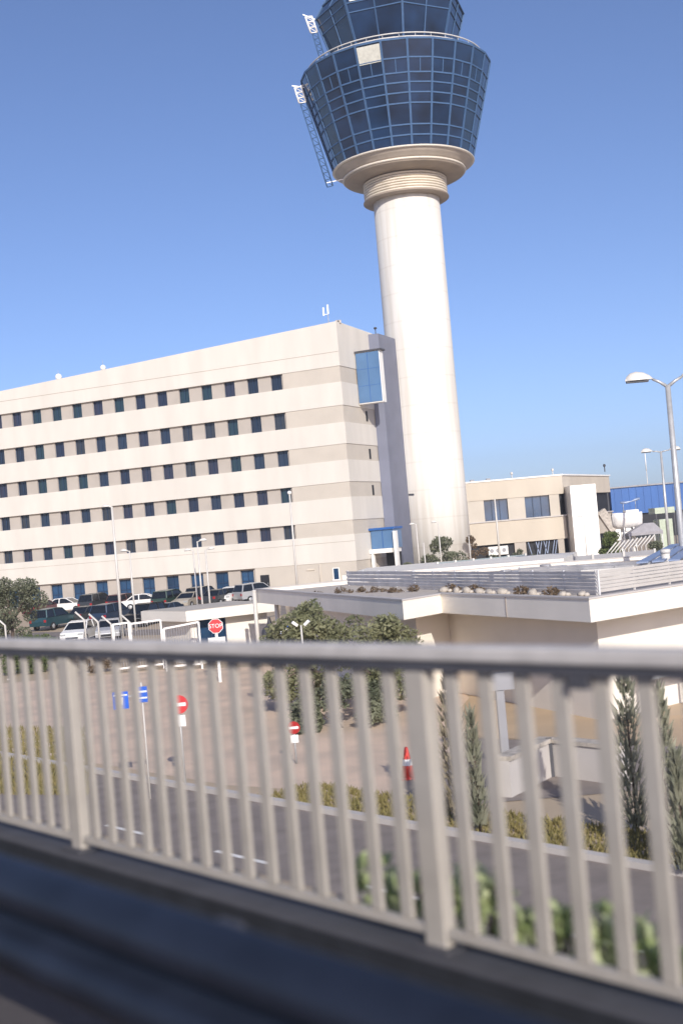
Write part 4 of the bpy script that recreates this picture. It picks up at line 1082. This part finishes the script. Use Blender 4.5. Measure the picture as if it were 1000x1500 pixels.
# small blue board in the trees
c = P(416, 923, 50)
t = thing('blue_board', 'small blue board with white figures beside the left bushy tree', 'sign', (c.x, 50, 0))
m = MB(); m.box(-.26, .26, -.015, 0, c.z-.16, c.z+.16); bd = m.build('board', M['signblue'], t)
m = MB(); m.box(-.17, -.03, -.02, -.0155, c.z-.12, c.z+.02); m.box(.05, .17, -.02, -.0155, c.z-.10, c.z+.05); m.build('marks', M['signwhite'], bd)
m = MB(); m.tube([(0, .04, 0), (0, .04, c.z)], .03, 8); m.build('post', M['galv'], t)
# small white floodlight pair over the tree
c = P(445, 907, 44)
t = thing('floodlight', 'white twin floodlight rising out of the left bushy tree', 'light', (c.x, 41, 0))
m = MB(); m.tube([(0, 0, 0), (0, 0, c.z)], .03, 8); m.build('post', M['lampbody'], t)
for sg in (-1, 1):
    m = MB(); m.bar((sg*.12, -.08, c.z+.0), (sg*.28, -.12, c.z+.14), .16, .10); bevel(m.build('lamp_head', M['gel'], t), .02)
# white banner with a red mark on the station wall
dW = dDE; ws = wall if area > 0 else wall
wd_pt = [p for p in wall]
c0 = G(943, 984, 1.35)
t = thing('banner', 'white banner board with a red mark below the top rail at the right edge', 'banner', (c0.x+.0, c0.y-.0, 0), math.atan2(dDE.y, dDE.x))
zt3 = P(943, 965, c0.y).z; zb3 = P(943, 998, c0.y).z
m = MB(); m.box(0, 2.6, -.03, .03, zb3, zt3); bd = m.build('board', M['signwhite'], t)
m = MB(); zq = P(965, 983, c0.y).z
m.add([(.30, -.034, zq+.14), (.42, -.034, zq-.10), (.56, -.034, zq+.14), (.43, -.034, zq+.02)], [(0, 1, 2, 3)]); m.box(.62, .72, -.034, -.0305, zq, zq+.08); m.box(.78, .84, -.034, -.0305, zq, zq+.06); m.build('mark', M['red'], bd)
m = MB(); m.box(.18, .26, -.02, .02, 0, zb3); m.box(2.2, 2.28, -.02, .02, 0, zb3); m.build('legs', M['signwhite'], t)

# traffic cone
c = P(594, 1093, 29.8)
t = thing('traffic_cone', 'red traffic cone left of the wide grey railing post', 'cone', (c.x, 29.8, .005))
m = MB(); m.lathe([(.17, .04), (.05, .70), (.035, .76), (.0, .77)], 20); m.build('cone', M['orange'], t)
m = MB(); m.box(-.2, .2, -.2, .2, 0, .04); bevel(m.build('base', M['orange'], t), .02)
m = MB(); m.lathe([(.126, .33), (.099, .48)], 20, caps=False); m.build('band', M['signwhite'], t)

# grey steel stanchion and low concrete enclosure beyond the railing
c = P(738, 1088, 30)
t = thing('steel_stanchion', 'thick grey steel post standing in front of the sand', 'post', (c.x, 30, 0))
m = MB(); m.box(-.10, .10, -.08, .08, 0, P(735, 1010, 30).z); bevel(m.build('post', M['panelgrey'], t), .015)
m = MB(); m.box(-.22, .22, -.2, .2, 0, .05); m.build('foot', M['greywall'], t)
m = MB(); m.box(-.3, .35, -.12, .12, P(735, 1010, 30).z-.0, P(735, 985, 30).z); m.build('sign_back', M['panelgrey'], t)
wa, wb, wc = G(735, 1108, .9), G(800, 1079, .9), G(915, 1090, .9)
t = thing('low_wall', 'low grey concrete wall with a corner in front of the sand', 'wall', (wb.x, wb.y, 0))
def w2(p): return Vector((p.x-wb.x, p.y-wb.y, 0))
m = MB(); m.bar(w2(wa)+Vector((0, 0, .4)), w2(wb)+Vector((0, 0, .4)), .3, .8); m.build('wall', M['greywall'], t)
m = MB(); m.bar(w2(wb)*1+Vector((.16, -.1, .395)), w2(wc)+Vector((0, 0, .395)), .3, .79); m.build('wall', M['greywall'], t)
m = MB(); m.bar(w2(wa)+Vector((0, 0, .85)), w2(wb)+Vector((0, 0, .85)), .4, .10); m.build('coping', M['stone'], t)
m = MB(); m.bar(w2(wb)+Vector((.16, -.1, .84)), w2(wc)+Vector((0, 0, .84)), .4, .09); m.build('coping', M['stone'], t)
m = MB(); m.bar(w2(wb)+Vector((0, -.22, 0)), w2(wb)+Vector((0, -.22, .9)), .14, .14); m.build('corner_post', M['dark_steel'], t)

# ------------------------------------------------------------------ parked cars
def make_car(name, kind, paint, label, group):
    L, W_ = (4.2, 1.74)
    t = thing(name, label, 'car', (0, 0, 0), 0, group)
    if kind == 'hatch':
        low = [(-2.05, .32), (-2.1, .62), (-2.02, .92), (-.95, 1.0), (1.15, .98), (1.95, .80), (2.08, .58), (2.05, .30)]
        cab = [(-1.98, .93), (-1.72, 1.44), (-.3, 1.50), (.35, 1.44), (1.2, .97)]
    elif kind == 'suv':
        L = 4.6; low = [(-2.2, .38), (-2.25, .75), (-2.2, 1.08), (1.1, 1.10), (2.05, .98), (2.22, .70), (2.2, .36)]
        cab = [(-2.17, 1.07), (-1.95, 1.68), (-.2, 1.75), (.35, 1.68), (1.15, 1.09)]
    else:
        L = 4.5; low = [(-2.2, .32), (-2.25, .62), (-2.18, .92), (-1.3, .97), (1.15, .95), (2.05, .78), (2.2, .56), (2.18, .30)]
        cab = [(-1.75, .94), (-1.05, 1.40), (-.1, 1.44), (.3, 1.38), (1.15, .95)]
    hw = W_/2
    m = MB(); n = len(low)
    vs = []
    for sy, k in ((-1, .93), (-1, 1.0), (1, 1.0), (1, .93)):
        for (x, z) in low: vs.append((x*(k if abs(k) < 1 else 1) if False else x*(.985 if k < 1 else 1), sy*hw*(k if z > .5 else k*.985), z))
    fs = []
    for i in range(n):
        j = (i+1) % n
        for a in range(3): fs.append((a*n+i, a*n+j, (a+1)*n+j, (a+1)*n+i))
    fs.append(tuple(range(n-1, -1, -1))); fs.append(tuple(3*n+i for i in range(n)))
    m.add(vs, fs); body = bevel(m.build('body', paint, t), .07, 3)
    m = MB(); nc = len(cab); vs = []
    for sy in (-1, 1):
        for (x, z) in cab: vs.append((x, sy*hw*(.93 if z < 1.2 and z < cab[0][1]+.2 else .76), z))
    fs = [tuple(range(nc-1, -1, -1)), tuple(nc+i for i in range(nc))] + [(i, (i+1) % nc, nc+(i+1) % nc, nc+i) for i in range(nc)]
    m.add(vs, fs); bevel(m.build('window_band', M['carglass'], t), .03)
    # roof panel and pillars in body colour
    m = MB(); (xa_, za_), (xb_, zb_), (xc_, zc_) = cab[1], cab[2], cab[3]
    for q0_, q1_ in (((xa_-.03, za_), (xb_, zb_)), ((xb_, zb_), (xc_+.03, zc_))):
        m.bar((q0_[0], 0, q0_[1]+.012), (q1_[0], 0, q1_[1]+.012), hw*.76*2+.03, .05)
    for sy in (-1, 1):
        yb, yt = sy*hw*.935, sy*hw*.77
        m.bar((cab[0][0]+.06, yb, cab[0][1]), (xa_+.05, yt, za_), .09, .07)
        m.bar((cab[-1][0]-.05, yb, cab[-1][1]), (xc_, yt, zc_), .07, .06)
        m.bar(((xa_+xc_)/2-.1, sy*hw*.938, cab[0][1]), ((xa_+xc_)/2-.1, yt+sy*.01, max(za_, zb_)-.02), .09, .05)
    m.build('roof', paint, t)
    wh = None
    for x in (-1.32, 1.32):
        for sy in (-1, 1):
            w_ = MB(); w_.lathe([(.2, -.1), (.3, -.1), (.32, -.07), (.32, .07), (.3, .1), (.2, .1)], 20)
            w_.v = [(v[0]+x, v[2]+sy*(hw-.08), v[1]+.32) for v in w_.v]
            wo = w_.build('wheel', M['rubber'], t)
            r_ = MB(); r_.lathe([(.06, -.105), (.2, -.104), (.2, .104), (.06, .105)], 14); r_.v = [(v[0]+x, v[2]+sy*(hw-.08), v[1]+.32) for v in r_.v]; r_.build('rim', M['galv'], wo)
    for sy in (-1, 1):
        h = MB(); xf = low[-2][0]-.06; h.box(xf-.05, xf+.05, sy*hw*.72-.2, sy*hw*.72+.2, .60, .74); bevel(h.build('headlight', M['lens'], t), .02)
        h = MB(); xf = low[1][0]+.05; h.box(xf-.05, xf+.05, sy*hw*.8-.12, sy*hw*.8+.12, .68, .9); bevel(h.build('tail_light', M['tail'], t), .02)
    h = MB(); h.box(low[-2][0]-.0, low[-2][0]+.025, -.45, .45, .36, .5); h.build('grille', M['dark'], t)
    return t
GC = 'cars parked before the office block'
proto = {k: make_car('parked_car', k, M['car_white'], 'x', GC) for k in ('hatch', 'suv', 'sedan')}
ang = rad(-22.968)
# (kind, colour, pixel of ground point, heading offset, label)
cars = [
 ('hatch', 'white', (119, 940), -72, 'white hatchback facing the camera behind the bent fence posts'),
 ('suv', 'white', (-12, 940), -60, 'white car nose at the left edge beside the round bush'),
 ('sedan', 'silver', (163, 936), -62, 'low pale silver car behind the small brown bush'),
 ('suv', 'teal', (80, 921), 92, 'dark teal car left of the white hatchback, above the round bush'),
 ('suv', 'navy', (167, 914), 90, 'dark navy car behind the tall car park lamp post'),
 ('suv', 'black', (214, 916), -88, 'black car with pale headlights above the white fence panels'),
 ('sedan', 'darkgrey', (132, 912), 88, 'dark grey saloon just behind the white hatchback roof'),
 ('sedan', 'navy', (250, 908), 90, 'navy saloon behind the left end of the booth roof'),
 ('sedan', 'white', (100, 897), 8, 'white saloon parked side on below the second ground floor window'),
 ('sedan', 'maroon', (64, 901), 90, 'dark maroon car half hidden by the tree at the left edge'),
 ('suv', 'darkgrey', (145, 895), 90, 'dark grey car between the white saloon and the tall lamp post'),
 ('hatch', 'maroon', (183, 892), 92, 'maroon hatchback between dark cars below the fourth ground floor window'),
 ('sedan', 'white', (214, 892), 24, 'white saloon in the back row above the black car'),
 ('suv', 'green', (252, 891), 90, 'dark green car in the back row above the booth roof'),
 ('sedan', 'beige', (279, 890), -86, 'beige saloon facing out just behind the booth roof'),
 ('suv', 'black', (300, 886), 90, 'black car in the back row beside the lamp post trio'),
 ('sedan', 'darkgrey', (322, 886), 90, 'dark grey saloon above the middle of the booth roof'),
 ('hatch', 'white', (341, 883), -90, 'white hatchback above the right half of the booth roof'),
 ('sedan', 'black', (360, 880), 88, 'black saloon by the last ground floor window'),
 ('suv', 'silver', (378, 881), 60, 'silver car parked beside the dark ground floor door'),
]
used = set()
for kind, col, (px, py), ho, lab in cars:
    q = GG(px, py)
    sw_ = {'body': M['car_'+col], 'roof': M['car_'+col]}
    rz = ang + rad(ho)
    if kind not in used:
        used.add(kind); r = proto[kind]; r.scale = (.92, .92, .92); r.location = (q.x, q.y, gh(q.y)+.003); r.rotation_euler = (0, 0, rz); r['label'] = lab
        for ch in r.children:
            if ch.name.split('.')[0] in sw_:
                ch.material_slots[0].link = 'OBJECT'; ch.material_slots[0].material = sw_[ch.name.split('.')[0]]
    else:
        dup(proto[kind], (q.x, q.y, gh(q.y)+.003), rz, lab, GC, swap=sw_)
# car park tarmac under the cars
pk = MB()
cs = [GG(-300, 948), GG(235, 930), GG(420, 900), GG(415, 873), GG(-300, 892)]
nn = 14
for i in range(nn):
    a, b_ = i/nn, (i+1)/nn
    def row(f):
        l = cs[0].lerp(cs[4], f); r = (cs[1].lerp(cs[2], f*2) if f < .5 else cs[2].lerp(cs[3], f*2-1)); return l, r
    l0, r0 = row(a); l1, r1 = row(b_)
    pk.add([(p.x, p.y, gh(p.y)+.008) for p in (l0, r0, r1, l1)], [(0, 1, 2, 3)])
tag(pk.build('car_park', M['asphalt']), kind='structure')

# ------------------------------------------------------------------ air
hm = bpy.data.materials.new('haze'); hm.use_nodes = True; n = hm.node_tree; n.nodes.clear()
pv_ = n.nodes.new('ShaderNodeVolumePrincipled'); pv_.inputs['Color'].default_value = (.93, .95, 1, 1); pv_.inputs['Density'].default_value = .00042; pv_.inputs['Anisotropy'].default_value = .2
o_ = n.nodes.new('ShaderNodeOutputMaterial'); n.links.new(pv_.outputs[0], o_.inputs['Volume'])
hz_ = MB(); hz_.box(-700, 700, -70, 1200, -1.2, 68); ho_ = hz_.build('haze', hm); tag(ho_, 'thin pale summer haze in the air', 'haze', kind='stuff')
